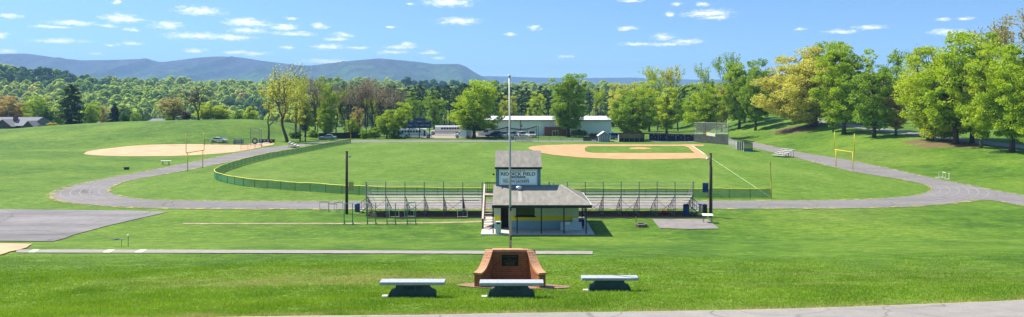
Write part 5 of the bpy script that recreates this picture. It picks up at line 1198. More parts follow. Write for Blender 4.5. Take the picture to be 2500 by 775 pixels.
car('tall white pickup parked at the end of the row beside the net post', D(1297, 233), R(-80), WHT, 'pickup', 'parked_pickup', 'pickup', group=gp_, L_=5.4, Hh=1.95, Wd=2.0)
car('light blue van parked behind the low dugout beneath the round tree', D(1508, 222), R(15), LBL, 'van', 'parked_van', 'van', Hh=1.9, L_=5.2, Wd=1.95)
car('white car parked on the grass behind the softball infield', G(535, 348), .05, WHT, 'sedan', L_=4.3, Hh=1.3)
car('silver car parked before the long dark fence', D(800, 221), math.pi, SIL, 'sedan', L_=5)
def bus(label, loc, rz, L_, Hh, sx=1):
    o = thing('parked_bus', label, 'bus', loc, rz, 'white buses in the yard'); w = 1.2; h = L_ / 2; WP = mat('bus_white', (.8, .79, .78), .4, var=.04)
    MB().prism([(-w, .45), (w, .45), (w, Hh - .45), (w * .8, Hh - .08), (w * .35, Hh), (-w * .35, Hh), (-w * .8, Hh - .08), (-w, Hh - .45)], -h, h - 1.5, 'x').build('body', WP, o)
    MB().prism([(h - 1.5, .5), (h, .5), (h, 1.25), (h - .25, 1.5), (h - 1.5, 1.7)], -w * .85, w * .85).build('hood', WP, o, bevel=.05)
    n_ = int((L_ - 3) / .85)
    for s in (-1, 1):
        for i in range(n_):
            x = -h + .5 + i * .85; MB().span((x, s * (w + .004) - .012, Hh - 1.15), (x + .68, s * (w + .004) + .012, Hh - .5)).build('window', WIN, o)
        MB().span((-h + .05, s * (w + .004) - .01, 1.12), (h - 1.6, s * (w + .004) + .01, 1.22)).build('stripe', mat('bus_stripe', (.03, .04, .12), .5), o)
    MB().span((h - 2.3, -w - .02, .6), (h - 1.75, -w - .004, Hh - .5)).build('door', mat('bus_door', (.06, .05, .06), .3), o)
    MB().span((h - 1.498, -w * .85, 1.75), (h - 1.47, w * .85, Hh - .5)).build('windscreen', WIN, o)
    for x in (-h + 2.0, h - .9):
        for s in (-1, 1): wl_ = MB().tube([(x, s * (w - .3), .5), (x, s * (w + .02), .5)], .5, 16).build('wheel', RUBBER, o); MB().tube([(x, s * (w + .022), .5), (x, s * (w + .03), .5)], .26, 12).build('rim', STEEL, wl_)
    for s in (-1, 1): MB().box((h + .01, s * .75, .95), (.02, .3, .22)).build('headlight', OFFWHITE, o)
    MB().box((h + .02, 0, .55), (.1, 2.1, .25)).build('bumper', BLACK, o); return o
bus('white bus facing right, parked behind the posts of the blue scoreboard', D(1015, 229), R(4), 9.4, 2.85)
bus('white bus facing left, parked behind the leafy tree at the yard edge', D(1091, 247), R(183), 10.6, 3.05)
p = D(1131, 228.5); o = thing('step_van', 'white step van with a short hood parked beside the tree trunk', 'van', p, math.pi)
WP = mat('truck_white', (.78, .77, .75), .4, var=.04)
MB().prism([(-2.5, .45), (1.0, .45), (1.0, 2.35), (.9, 2.45), (-2.5, 2.45)], -1, 1).build('cargo_box', WP, o); MB().prism([(1.004, .5), (2.55, .5), (2.6, 1.0), (2.3, 1.25), (1.5, 1.4), (1.2, 2.0), (1.004, 2.05)], -.92, .92).build('hood', WP, o, bevel=.05)
for s in (-1, 1): MB().span((1.02, s * .93 - .012, 1.3), (1.35, s * .93 + .012, 1.85)).build('side_window', WIN, o); MB().box((2.61, s * .62, .85), (.03, .28, .2)).build('headlight', OFFWHITE, o)
for x in (-1.4, 1.75):
    for s in (-1, 1): wl_ = MB().tube([(x, s * .75, .42), (x, s * 1.03, .42)], .42, 14).build('wheel', RUBBER, o); MB().tube([(x, s * 1.031, .42), (x, s * 1.04, .42)], .22, 10).build('rim', STEEL, wl_)
# shed, dugouts, screens, backstop
p = G(1475.5, 346.5); k = p.y / F; sh = thing('storage_shed', 'small grey slatted shed with a pale gabled roof beside the diamond', 'shed', p)
wz = Zof(331, p.y); rz1 = Zof(322.5, p.y)
SLT = mat('grey_slats', (.2, .22, .24), .7, var=.2, scale=3)
wbm = MB().prism([(-14 * k, 0), (14 * k, 0), (14 * k, wz), (0, rz1 - .1), (-14 * k, wz)], .05, 3).build('wall', SLT, sh)
for i in range(7): x = (-13 + i * 4.3) * k; MB().span((x - .07, -.0, 0), (x + .07, .046, wz - .05 if i not in (3,) else wz + .5)).build('slat', mat('pale_slat', (.5, .53, .56), .6), wbm)
rfm = MB().prism([(-16 * k, wz - .25), (0, rz1), (16 * k, wz - .25), (16 * k, wz - .13), (0, rz1 + .14), (-16 * k, wz - .13)], -.35, 3.2).build('roof', mat('pale_shed_roof', (.6, .6, .62), .6), sh)
p = G(1459, 345.5); o = thing('field_drag', 'low white field drag leaning beside the grey shed', 'field drag', (p.x - .6, p.y, p.z)); MB().span((-1, 0, .1), (.7, .5, .4)).build('frame', WHITE, o); MB().bar((.2, .2, .3), (.8, .3, 1.3), .3).build('handle', WHITE, o)
DT = mat('tan_board', (.4, .38, .33), .8, var=.12); DN = mat('navy_board', (.025, .035, .06), .7, var=.2); DY = mat('yellow_board', (.62, .46, .03), .6)
p = G(1542.5, 347); k = p.y / F; dg = thing('dugout', 'long low dugout with a dark flat roof and yellow stripe facing the diamond', 'dugout', p, 0, 'baseball dugouts')
zr_ = Zof(325, p.y); w = 31 * k
MB().span((-w, 1.9, 0), (w, 2.05, zr_ - .25)).build('back_wall', DT, dg); MB().span((-w, 1.86, .92), (w, 1.896, 1.2)).build('stripe', DY, dg); MB().span((-w, 1.86, 0), (w, 1.896, .9)).build('lower_board', DN, dg)
for s in (-1, 1): MB().span((s * w - .06, .1, 0), (s * w + .06, 1.85, zr_ - .28)).build('end_wall', DT, dg)
MB().box((0, .95, zr_ - .1), (2 * w + .7, 2.6, .2), rx=-.04).build('roof', BLACK, dg); MB().span((-w + .1, .05, .04), (w - .1, .07, .95)).build('front_screen', mat('navy_mesh', (.02, .03, .05), .8, alpha=.7), dg)
for i in range(6): x = -w + i * 2 * w / 5; MB().tube([(x, .05, 0), (x, .05, zr_ - .2)], .04, 6).build('post', STEEL, dg)
MB().span((-w + .3, 1.3, .4), (w - .3, 1.65, .46)).build('bench', ALU, dg)
o = chain_fence('windscreen_fence', 'black screened fence with scattered white marks right of the dugout', lin((1585, 344), (1694, 345.5), 6), 1.9, NAVYSCREEN)
mk = MB(); rgm = random.Random(12); c = G(1585, 344)
for (x, y) in ((1595, 336.5), (1604, 337.5), (1616, 331), (1617, 336), (1629, 336.5), (1637, 331.5), (1643, 331.8), (1647, 332), (1652, 335.5), (1658, 332), (1665, 336), (1671, 331), (1681, 337), (1689, 331), (1601, 331.5)):
    d_ = 211.2 - .0 * x; q_ = Vector(((x - CX) / F * d_, d_, Zof(y, d_))) - c; tt = (x - 1585) / 109; yy = (G(1585, 344).lerp(G(1694, 345.5), tt) - c).y - .04
    mk.span((q_.x - .09, yy - .004, q_.z - .09), (q_.x + .09, yy, q_.z + .09))
mk.build('white_marks', mat('pale_patches', (.45, .47, .46), .7), o)
a, b = (1694.5, 347), (1778, 354.5); bp_ = lin(a, b, 4)
bs_ = chain_fence('backstop', 'tall chain link backstop with a dark padded lower half behind home plate', bp_, 1, CHAIN, 'backstop', postm=GREYPAINT)
for ch in list(bs_.children): bpy.data.objects.remove(ch)
cb_ = bs_.location.copy(); tops = [Zof(299.5, bp_[0].y), Zof(300, bp_[1].y), Zof(300.6, bp_[2].y), Zof(301.2, bp_[3].y)]; lows = [Zof(327, q.y) for q in bp_]
v = [w_ for q, t_, l_ in zip(bp_, tops, lows) for w_ in ((q.x - cb_.x, q.y - cb_.y, l_), (q.x - cb_.x, q.y - cb_.y, t_))]; fq = [(2 * i, 2 * i + 1, 2 * i + 3, 2 * i + 2) for i in range(3)]
MB().add(v, fq).build('mesh_panel', CHAIN, bs_); rg_ = random.Random(2)
nseg = 13; vv = []
for i in range(nseg):
    t_ = i / (nseg - 1); q = bp_[0].lerp(bp_[3], t_) - cb_; l_ = lows[0] + (lows[3] - lows[0]) * t_; vv += [(q.x, q.y - .05 - rg_.uniform(0, .12), .1), (q.x, q.y - .05, l_ - .1 - rg_.uniform(0, .12))]
MB().add(vv, [(2 * i, 2 * i + 1, 2 * i + 3, 2 * i + 2) for i in range(nseg - 1)]).build('screen', mat('grey_green_tarp', (.06, .07, .065), .5, var=.35, scale=1.2, bump=.5, bscale=3), bs_, True)
for q, t_ in zip(bp_, tops): MB().tube([(q.x - cb_.x, q.y - cb_.y, 0), (q.x - cb_.x, q.y - cb_.y, t_ + .05)], .055, 6).build('post', GREYPAINT, bs_)
MB().tube([(q.x - cb_.x, q.y - cb_.y, t_) for q, t_ in zip(bp_, tops)], .04, 6).build('top_rail', STEEL, bs_); MB().tube([(q.x - cb_.x, q.y - cb_.y, t_) for q, t_ in zip(bp_, lows)], .04, 6).build('middle_rail', STEEL, bs_)
q0, q1 = bp_[0].lerp(bp_[3], .37), bp_[0].lerp(bp_[3], .63); zl, zh = Zof(331, q0.y), Zof(323.5, q0.y); yn = min(q0.y, q1.y) - .25
o = thing('backstop_banner', 'pale banner with a yellow end hung on the backstop', 'banner', (q0.x, q0.y - .12, 0)); dv_ = (q1 - q0)
MB().add([(dv_.x * .16, dv_.y * .16, zl), (dv_.x, dv_.y, zl - .15), (dv_.x, dv_.y, zh - .15), (dv_.x * .16, dv_.y * .16, zh)], [(0, 1, 2, 3)]).build('cloth', mat('pale_banner', (.62, .6, .48), .6), o); MB().add([(0, 0, zl), (dv_.x * .16, dv_.y * .16, zl), (dv_.x * .16, dv_.y * .16, zh), (0, 0, zh)], [(0, 1, 2, 3)]).build('yellow_end', YELLOW, o)
# right dugout, seen from its end
pn_, pf_ = G(1816, 370.5), G(1800, 367); q = pn_
d2 = thing('dugout', 'open sided dugout with a yellow stripe and blue base near the right straight', 'dugout', q, 0, 'baseball dugouts')
we = (1838 - 1816) * q.y / F; ln = 5.2; TEAL = mat('teal_board', (.06, .2, .27), .7, var=.1)
MB().span((0, 0, 0), (we, .12, .72)).build('end_board', TEAL, d2); MB().span((0, .002, .72), (we, .12, 1.25)).build('end_stripe', DY, d2); MB().span((0, .002, 1.25), (we, .12, 1.8)).build('upper_board', DT, d2)
MB().span((we - .12, .122, 0), (we, ln, 2.0)).build('back_wall', DT, d2); MB().span((0, ln - .12, 0), (we - .122, ln, 2.0)).build('far_wall', DT, d2)
MB().prism([(-.25, 2.42), (we + .25, 2.1), (we + .25, 2.24), (-.25, 2.58)], -.35, ln + .3).build('roof', BLACK, d2)
for y in (.06, 1.7, 3.4, 5.1): MB().span((-.06, y - .06, 0), (.06, y + .06, 2.4)).build('post', OFFWHITE, d2)
MB().span((we - .6, .4, .42), (we - .25, ln - .3, .48)).build('bench', ALU, d2)
chain_fence('chain_link_fence', 'short grey chain link fence joining the backstop to the open dugout', lin((1778, 354.5), (1800, 367), 4), 1.9, mat('grey_link', (.4, .4, .42), .6, .3, alpha=.5))
# other fences near the far side
chain_fence('chain_link_fence', 'low grey chain link fence along the far side of the diamond', lin((1232, 344.2), (1424, 345.3), 8), 1.1, mat('pale_link', (.4, .42, .4), .6, .3, alpha=.22), postm=GREYPAINT)
chain_fence('screened_fence', 'low dark screened fence between the round bushes and the grey shed', lin((1424, 345), (1462, 345.6), 4), 1.25, SCREEN, postm=BLACK)
chain_fence('dark_board_fence', 'long dark board fence under the trees behind the silver car', lin((778, 340.5), (892, 337.8), 9), 1.75, mat('black_brown_boards', (.022, .02, .022), .9, var=.5, scale=.8), postm=BLACK)
chain_fence('chain_link_fence', 'low black chain link fence behind the softball infield', lin((500, 355), (608, 353.3), 7), 1.5, mat('thin_link', (.2, .22, .2), .6, .3, alpha=.14), postm=BLACK)
chain_fence('chain_link_fence', 'thin low chain link fence in front of the softball backstop', lin((588, 367.5), (640, 360), 4), 1.3, mat('thin_link2', (.2, .22, .2), .6, .3, alpha=.14), postm=BLACK)
# softball backstop
a, b = G(612, 357), G(638, 359); sbk = thing('softball_backstop', 'tall thin chain link backstop behind the softball infield', 'backstop', a); dv_ = b - a; hA, hB = Zof(314, a.y) - a.z, Zof(316, b.y) - b.z
MB().add([(0, 0, .1), (dv_.x * .5, 1.5, .1), (dv_.x, dv_.y, .1), (0, 0, hA), (dv_.x * .5, 1.5, hA), (dv_.x, dv_.y, hB)], [(0, 1, 4, 3), (1, 2, 5, 4)]).build('mesh_panel', mat('backstop_link', (.35, .4, .37), .6, .3, alpha=.2), sbk)
for x, y, h in ((0, 0, hA), (dv_.x * .5, 1.5, hA), (dv_.x, dv_.y, hB)): MB().tube([(x, y, 0), (x, y, h)], .06, 6).build('post', GREYPAINT, sbk)
MB().tube([(0, 0, hA), (dv_.x * .5, 1.5, hA), (dv_.x, dv_.y, hB)], .04, 6).build('top_rail', STEEL, sbk)
p = G(622, 352.5); o = thing('loose_tyre', 'black rubber tyre standing upright by the softball backstop', 'tyre', p)
v_ = MB(); T_ = 16; vs, fs = [], []
for i in range(T_):
    for j in range(8):
        a1, a2 = 2 * math.pi * i / T_, 2 * math.pi * j / 8; r_ = .62 + .2 * math.cos(a2); vs.append((r_ * math.cos(a1), .2 * math.sin(a2), .82 + r_ * math.sin(a1)))
for i in range(T_):
    for j in range(8): fs.append((i * 8 + j, ((i + 1) % T_) * 8 + j, ((i + 1) % T_) * 8 + (j + 1) % 8, i * 8 + (j + 1) % 8))
v_.add(vs, fs).build('tread_ring', RUBBER, o, True)
p = G(630, 354.5); sheet('concrete_pad', [[G(600, 352.5), G(655, 348.5), G(660, 350), G(632, 354)]], .06, CONC, maxedge=3)
p = D(651, 202); o = thing('flat_trailer', 'low dark trailer with pale panels beside the dark tree trunk', 'trailer', p)
MB().span((-2.1, 0, .25), (1.8, 1.2, 1.05)).build('bed', BLACK, o)
for i in range(4): MB().span((-1.7 + i * .9, -.03, .5), (-1.25 + i * .9, -.004, .85)).build('pale_panel', mat('sled_panel', (.3, .3, .28), .7), o)
for s in (-1.3, 1.1): MB().tube([(s, -.1, .3), (s, .1, .3)], .3, 12).build('wheel', RUBBER, o)
p = G(581, 352); o = thing('players_bench', 'grey bench box beside the low softball fence', 'bench', p); MB().span((-1.3, 0, .1), (1.3, .5, .75)).build('seat', mat('grey_bench_box', (.3, .31, .32), .7), o); MB().span((-1.3, .5, .1), (1.3, .56, 1.1)).build('backrest', mat('grey_bench_back', (.24, .25, .26), .7), o)
# small bleachers
def small_bleacher(label, p, rz, L_, rows=4):
    o = thing('small_bleacher', label, 'bleacher', p, rz, 'small portable bleachers')
    for i in range(rows):
        MB().box((0, i * .65, .38 + i * .3), (L_, .3, .05)).build('seat_plank', mat('white_alu', (.74, .74, .76), .4, .3), o)
        if i: MB().box((0, i * .65 - .34, .1 + i * .3), (L_, .28, .04)).build('foot_plank', ALU, o)
    for x in (-L_ * .4, 0, L_ * .4):
        m_ = MB().bar((x, -.1, .05), (x, rows * .65 - .5, .05), .05).bar((x, 0, .3), (x, (rows - 1) * .65, .3 + (rows - 1) * .3), .05)
        for i in range(rows): m_.bar((x, i * .65, .05), (x, i * .65, .36 + i * .3), .045)
        m_.build('support_frame', GREYPAINT, o)
    return o
small_bleacher('small five row white bleacher beside the right straight', G(1900, 384), R(-70), 3.6, 5)
small_bleacher('small silver bleacher on the grass inside the left straight', G(727, 360), R(100), 4.6, 4)
small_bleacher('small silver bleacher before the parked white cars', G(1276, 345), R(180), 5.0, 4)
# round bushes before the white building, low hedge
tree('ball', 'bright', D(1403.5, 236), 2.0, 2.6, 'round clipped green bush on the side nearer the brick entrance', 'round_bush', 'bush', 'clipped bushes')
tree('ball', 'bright', D(1424.5, 236), 1.9, 2.6, 'round clipped green bush on the side nearer the grey shed', 'round_bush', 'bush', 'clipped bushes')
tree('ball', 'deep', D(1414, 238.5), 2.1, 2.0, 'dark shrub squeezed between the two round clipped bushes', 'dark_shrub', 'bush')
for i, (x, lb) in enumerate(((1446, 'low dark hedge shrub beside the clipped bushes'), (1459, 'low dark hedge shrub close behind the grey shed'), (1494, 'low dark hedge shrub between grey shed and dugout'))): tree('bush', 'deep', D(x, 232), 1.3, 2.6, lb, 'hedge_shrub', 'bush', 'low shrubs near the shed')

# ------------------------------------------------------------------ houses beyond the left rise
p = D(52, 262); hz0 = Zof(318, 258) - .3
hs_ = thing('brick_house', 'brown brick house with grey gabled roofs behind the left rise', 'house', (p.x, 258, hz0)); k = 258 / F
def hx(px_): return (px_ - CX) * k - p.x
zE, zR = Zof(307, 258) - hz0, Zof(286.5, 262) - hz0
uv_box(MB().span((hx(-70), 1.0, -3), (hx(97), 9, zE)).build('wall', HOUSEBRICK, hs_)); RG = mat('house_shingles', (.25, .25, .27), .9, var=.12, scale=2)
rm = MB().add([(hx(-72), .2, zE - .1), (hx(70), .2, zE - .1), (hx(83), 5, zR), (hx(-72), 5, zR), (hx(103), 10, zE - .15), (hx(-72), 10, zE - .15)], [(0, 1, 2, 3), (3, 2, 4, 5), (1, 4, 2)]).build('roof', RG, hs_)
gz = Zof(293, 257) - hz0; uv_box(MB().prism([(hx(-4), -3), (hx(34), -3), (hx(34), zE - .1), (hx(15), gz - .15), (hx(-4), zE - .1)], -1.6, 4).build('front_gable', HOUSEBRICK, hs_))
MB().prism([(hx(-8), zE - .5), (hx(15), gz), (hx(38), zE - .5), (hx(38), zE - .32), (hx(15), gz + .2), (hx(-8), zE - .32)], -2.0, 4.2).build('gable_roof', RG, hs_)
g2 = Zof(297, 256) - hz0; uv_box(MB().prism([(hx(62), -3), (hx(88), -3), (hx(88), zE - .5), (hx(75), g2 - .15), (hx(62), zE - .5)], -1.2, 4).build('front_gable', HOUSEBRICK, hs_))
MB().prism([(hx(59), zE - .8), (hx(75), g2), (hx(91), zE - .8), (hx(91), zE - .62), (hx(75), g2 + .2), (hx(59), zE - .62)], -1.6, 4.2).build('gable_roof', RG, hs_)
for (a_, b_, y_) in ((9, 20, -1.62), (67, 75, -1.22), (44, 52, .98), (82, 87, -1.22)):
    wn = MB().span((hx(a_), y_ - .03, .6), (hx(b_), y_, 2.0)).build('window', mat('teal_glass', (.04, .12, .14), .15), hs_); MB().span((hx(a_) - .08, y_ - .06, .5), (hx(b_) + .08, y_ - .032, .6)).build('sill', WHITE, wn)
ch_ = uv_box(MB().span((hx(20), 2.5, zE), (hx(26), 4, zR + .6)).build('chimney', HOUSEBRICK, hs_))
for (x, d_, w_, ry1, wht, lb) in ((262, 330, 76, 296, 0, 'low house with a long grey roof just showing over the rise'), (382, 342, 46, 290.5, 1, 'small pale house with a dark grey roof over the crest')):
    q = D(x, d_); k = d_ / F; zz = Zof(ry1, d_) - q.z; o = thing('house', lb, 'house', q); w2 = w_ * k / 2
    MB().span((-w2 * .92, 0, -1), (w2 * .92, 8, zz - 1.25)).build('wall', mat('pale_blue_siding', (.5, .55, .56), .7), o)
    rf_ = MB().add([(-w2, -.5, zz - 1.3), (w2, -.5, zz - 1.3), (w2, 8.5, zz - 1.3), (-w2, 8.5, zz - 1.3), (-w2 * .75 + (.0 if not wht else -w2 * .1), 4, zz), (w2 * .72, 4, zz)], [(0, 1, 5, 4), (1, 2, 5), (2, 3, 4, 5), (3, 0, 4), (0, 3, 2, 1)]).build('roof', mat('slate_roof', (.2, .2, .23), .9, var=.15), o)
    if not wht: uv_box(MB().span((-w2 * 1.02, 1, zz - 2), (-w2 * .9, 2.2, zz + .25)).build('chimney', HOUSEBRICK, rf_))
    MB().span((-.5, -.03, .8), (.5, -.003, 1.8)).build('window', GLASS, o)
# poles and wires
def upole(px_, d_, top, label, arm=True):
    p = D(px_, d_); h = Zof(top, d_) - p.z; o = thing('utility_pole', label, 'utility pole', p, 0, 'utility poles across the valley')
    MB().tube([(0, 0, -.3), (0, 0, h)], [.17, .12], 8).build('post', mat('grey_pole_wood', (.2, .18, .16), .9, var=.2), o)
    if arm:
        am = MB().bar((-1.2, 0, h - .6), (1.2, 0, h - .6), .14).build('crossarm', DARKWOOD, o)
        for x in (-1.1, -.5, .5, 1.1): MB().lathe([(.05, h - .53), (.07, h - .4), (.03, h - .3)], 6, (x, 0, 0)).build('insulator', GREYPAINT, am)
    return Vector((p.x, d_, p.z + h - .4))
A_ = upole(194, 264, 257, 'grey utility pole with a crossarm beside the big dark pine'); B_ = upole(515, 256, 231, 'thin utility pole on the crest beside the bare tree'); C_ = upole(742, 300, 262, 'utility pole lost among the trees behind the small scoreboard')
upole(343, 330, 270, 'thin utility pole behind the small pale house'); upole(379, 420, 258, 'left pole of the far pair in the valley'); upole(391, 420, 258, 'right pole of the far pair in the valley'); E_ = upole(985, 300, 262, 'utility pole among the trunks above the blue scoreboard'); upole(21, 268, 258, 'dark utility pole rising behind the brick house roof'); Fp = upole(1452, 262, 262, 'utility pole rising behind the white building roof'); G2 = upole(1700, 262, 222, 'utility pole hidden among the trees behind the backstop')
WIRE = mat('bright_wire', (.55, .55, .55), .4, .4)
for a_, b_, n_, lb in ((B_, C_, 3, 'bundle of pale wires sloping from the crest pole into the trees'), (A_, B_, 2, 'pair of thin wires strung along the crest before the bare tree'), (C_, E_, 2, 'pair of thin wires strung through the thicket of trees'), (Fp, G2, 2, 'pale wires rising behind the round tree towards the backstop')):
    o = thing('power_line', lb, 'wires', a_)
    for i in range(n_):
        off = Vector((0, 0, -.35 * i)); pts = [(b_ - a_) * t + off + Vector((0, 0, -1.6 * 4 * t * (1 - t) * (b_ - a_).length / 80)) for t in np.linspace(0, 1, 14)]
        MB().tube(pts, .022, 4).build('wire', WIRE, o)
# ------------------------------------------------------------------ trees, each where it stands
# left: beyond the rise
ptree('round', 'rust', 22, 0, 236, 92, 'rusty brown leafing tree behind the brick house', d=300)
ptree('round2', 'bright', 92, 0, 236, 66, 'bright green tree standing right of the rusty tree', d=300)
ptree('round', 'deep', 110, 0, 261, 50, 'dark rounded tree close behind the brick house gable', d=275)
ptree('wpine', 'pine', 174, 0, 211, 60, 'big dark shaggy pine on the left rise', d=262, name='pine_tree', cat='pine')
ptree('airy', 'mid', 142, 0, 262, 40, 'pale thin tree left of the big dark pine', d=290, bark=BARK2)
ptree('round2', 'bright', 222, 0, 251, 46, 'light green tree close right of the big dark pine', d=290)
ptree('airy2', 'tan', 250, 0, 258, 36, 'thin tan tree left of the dark spruce', d=320)
ptree('spruce', 'blue', 280, 0, 255, 40, 'dark blue green spruce with a pointed top', d=290, name='spruce_tree', cat='spruce')
ptree('bush', 'deep', 303, 0, 276, 26, 'low dark evergreen bush at the foot of the spruce', d=285, name='bush', cat='bush')
ptree('bush', 'yellow', 126, 0, 300, 24, 'low bush in yellow blossom beside the brick house', d=256, name='flowering_bush', cat='bush')
ptree('round', 'mid', 330, 0, 272, 26, 'small green tree beside the pole behind the pale house', d=350)
ptree('bush', 'deep', 349, 0, 283, 20, 'small dark bush behind the small pale house', d=360, name='bush', cat='bush')
ptree('airy', 'tan', 424, 0, 229, 72, 'tall tan leafing tree on the crest left of the bare tree', d=268, bark=BARK2)
ptree('bush', 'shrub', 454, 0, 274, 24, 'dark purple shrub at the foot of the bare tree', d=262, name='shrub', cat='bush')
ptree('bare', 'tan', 484, 0, 207, 92, 'bare black tree on the crest with spreading limbs', d=252, name='bare_tree')
ptree('round', 'lime', 506, 0, 252, 66, 'broad yellow green tree behind the bare tree', d=285)
ptree('round2', 'lime', 540, 0, 258, 46, 'lower yellow green tree right of the crest pole', d=290)
ptree('bush', 'mid', 412, 0, 283, 22, 'green bush beside the small pale house', d=290, name='bush', cat='bush')
ptree('bush', 'mid', 580, 0, 270, 26, 'green bush in the gap right of the yellow green trees', d=330, name='bush', cat='bush')
ptree('bush', 'lime', 610, 0, 262, 40, 'pale green thicket behind the dark trunked tree', d=330, name='bush', cat='bush')
# the row behind the left of the far side
ptree('vase', 'sparse', 656, 343, 205, 118, 'half bare spreading tree with dark trunk behind the softball backstop', name='budding_tree')
ptree('lean', 'sparse', 702, 348, 152, 96, 'tall leaning tree with thin yellow green leaves by the small scoreboard', name='budding_tree', rz=0.25)
ptree('vase2', 'sparse', 722, 340, 190, 66, 'yellow green leafing tree right behind the leaning tree', name='budding_tree')
ptree('bud', 'sparse', 722, 0, 178, 62, 'bare crowned tree rising behind the leaning tree', d=250, name='budding_tree')
ptree('oval2', 'sparse', 745, 0, 218, 60, 'yellowish leafing tree above the small scoreboard', d=238, name='leafing_tree')
ptree('bud', 'maroon', 768, 0, 180, 74, 'tall slender tree with a brown budding top behind the dark fence', d=236, name='budding_tree')
ptree('tall', 'bright', 793, 0, 190, 56, 'tall slim green tree left of the middle of the dark fence', d=236, name='leafing_tree')
ptree('oval', 'bright', 800, 0, 262, 50, 'low bright green tree against the dark fence', d=232, name='leafing_tree')
ptree('bud2', 'maroon', 820, 0, 206, 56, 'reddish brown budding tree behind the dark fence', d=242, name='budding_tree')
ptree('tall', 'mid', 842, 0, 212, 42, 'slim mid green tree behind the far foul pole', d=244, name='leafing_tree')
ptree('oval2', 'bright', 858, 0, 290, 40, 'small rounded bright tree at the end of the dark fence', d=228, name='leafing_tree')
ptree('bud', 'maroon', 876, 0, 190, 60, 'tall brown budding tree left of the forked trunks', d=240, name='budding_tree')
ptree('bud2', 'maroon', 912, 0, 182, 92, 'broad bare topped tree with forked trunks', d=240, name='budding_tree')
ptree('bud', 'maroon', 938, 0, 200, 66, 'brown budding tree right of the forked trunks', d=246, name='budding_tree')
ptree('airy2', 'rust', 872, 0, 262, 36, 'small pinkish leafing tree under the budding trees', d=234, name='leafing_tree')
ptree('round', 'bright', 945, 0, 270, 62, 'bright green bushy tree left of the blue scoreboard', d=228, name='leafing_tree')
ptree('round2', 'bright', 980, 0, 252, 64, 'taller bright green bushy tree close beside the blue scoreboard', d=232, name='leafing_tree')
ptree('bush', 'mid', 915, 0, 312, 36, 'low green bush left of the bushy trees', d=225, name='bush', cat='bush')
ptree('bush', 'deep', 966, 0, 316, 32, 'low dark bush under the bushy trees', d=224, name='bush', cat='bush')
ptree('bush', 'mid', 890, 0, 318, 26, 'low green bush at the end of the dark fence', d=224, name='bush', cat='bush')
ptree('bush', 'deep', 722, 0, 322, 34, 'low dark bush at the foot of the scoreboard posts', d=226, name='bush', cat='bush')
ptree('bush', 'mid', 765, 0, 318, 28, 'low green bush at the left end of the dark fence', d=230, name='bush', cat='bush')
ptree('bud2', 'maroon', 690, 0, 196, 60, 'grey bare topped tree left behind the leaning tree', d=262, name='budding_tree')
ptree('bud', 'maroon', 796, 0, 200, 54, 'slim bare topped tree right of the tall slender budding tree', d=256, name='budding_tree')
ptree('bud2', 'maroon', 852, 0, 196, 60, 'grey brown bare topped tree behind the slim mid green tree', d=258, name='budding_tree')
ptree('bud', 'maroon', 895, 0, 186, 62, 'tall bare topped tree between the two broad budding crowns', d=258, name='budding_tree')
ptree('bud2', 'maroon', 962, 0, 206, 56, 'thin brown topped tree behind the bright bushy trees', d=262, name='budding_tree')
ptree('vase', 'lime', 775, 0, 226, 60, 'open lime green tree low behind the dark fence', d=250, name='leafing_tree')
ptree('vase2', 'lime', 905, 0, 236, 56, 'open lime green tree under the bare crowns', d=255, name='leafing_tree')
# round trees before and beside the white building
ptree('round2', 'bright', 1157, 337, 199, 142, 'broad bright green tree at the left end of the white building', rz=1.0)
ptree('oval', 'mid', 1388, 334.5, 184, 104, 'tall oval green tree before the brick entrance')
ptree('round', 'mid', 1541, 0, 223, 124, 'round low branched green tree behind the long dugout', d=219)
ptree('oval2', 'lime', 1628, 328, 217, 82, 'slender yellow green tree behind the black screened fence')
ptree('round', 'sparse', 1525, 0, 205, 100, 'golden green tree behind the round tree and dugout', d=262)
ptree('round2', 'lime', 1585, 0, 200, 80, 'yellow green tree between the golden tree and tall trees', d=275)
ptree('vase2', 'lime', 1605, 0, 163, 84, 'tall open crowned tree, first of the tall group behind the dugout', d=285, name='leafing_tree')
ptree('vase', 'sparse', 1655, 0, 160, 86, 'tall tree with a rust tinged open crown behind the fence', d=280, name='leafing_tree')
ptree('tall', 'bright', 1716, 0, 154, 56, 'tall slim tree with a narrow crown above the backstop', d=270, name='leafing_tree')
ptree('round2', 'bright', 1720, 0, 206, 100, 'rounded green tree standing behind the backstop', d=228, rz=2.0)
ptree('vase2', 'mid', 1772, 0, 131, 80, 'tallest open crowned tree behind the backstop', d=262, name='leafing_tree')
ptree('airy2', 'tan', 1762, 0, 205, 52, 'tan leafing tree beneath the tallest open crowned tree', d=255, name='leafing_tree')
ptree('oval', 'bright', 1805, 315, 156, 90, 'tall full green tree on the slope right of the backstop')
ptree('round', 'mid', 1845, 0, 150, 92, 'dark green tree close behind the golden oak', d=236)
ptree('oval2', 'mid', 1818, 0, 190, 60, 'mid green tree low behind the full green tree', d=262)
# along the right bank
ptree('spread', 'gold', 1989, 307, 118, 225, 'huge golden leafed oak with low sweeping branches', name='oak_tree', rz=0.0)
ptree('round', 'bright', 2028, 0, 106, 126, 'tall bright green tree behind the golden oak', d=225)
ptree('oval', 'bright', 2060, 327, 112, 135, 'tall bright green tree right of the golden oak')
ptree('airy', 'bright', 2034, 322, 225, 52, 'young slender tree close beside the golden oak')
ptree('airy', 'mid', 2134, 336, 138, 142, 'open mid green tree in the middle of the right bank', bark=BARK)
ptree('airy2', 'rust', 2187, 331, 222, 87, 'small pinkish brown leafing tree beside the hillside road', bark=BARK2)
ptree('spread', 'lime', 2270, 343, 120, 218, 'large spreading yellow green tree over bare soil on the bank', rz=2.4)
ptree('round2', 'bright', 2333, 352, 84, 218, 'tall broad tree standing in bare soil beside the road', rz=.5)
ptree('airy', 'bright', 2373, 350, 96, 149, 'straight trunked tree close right of the broad tree')
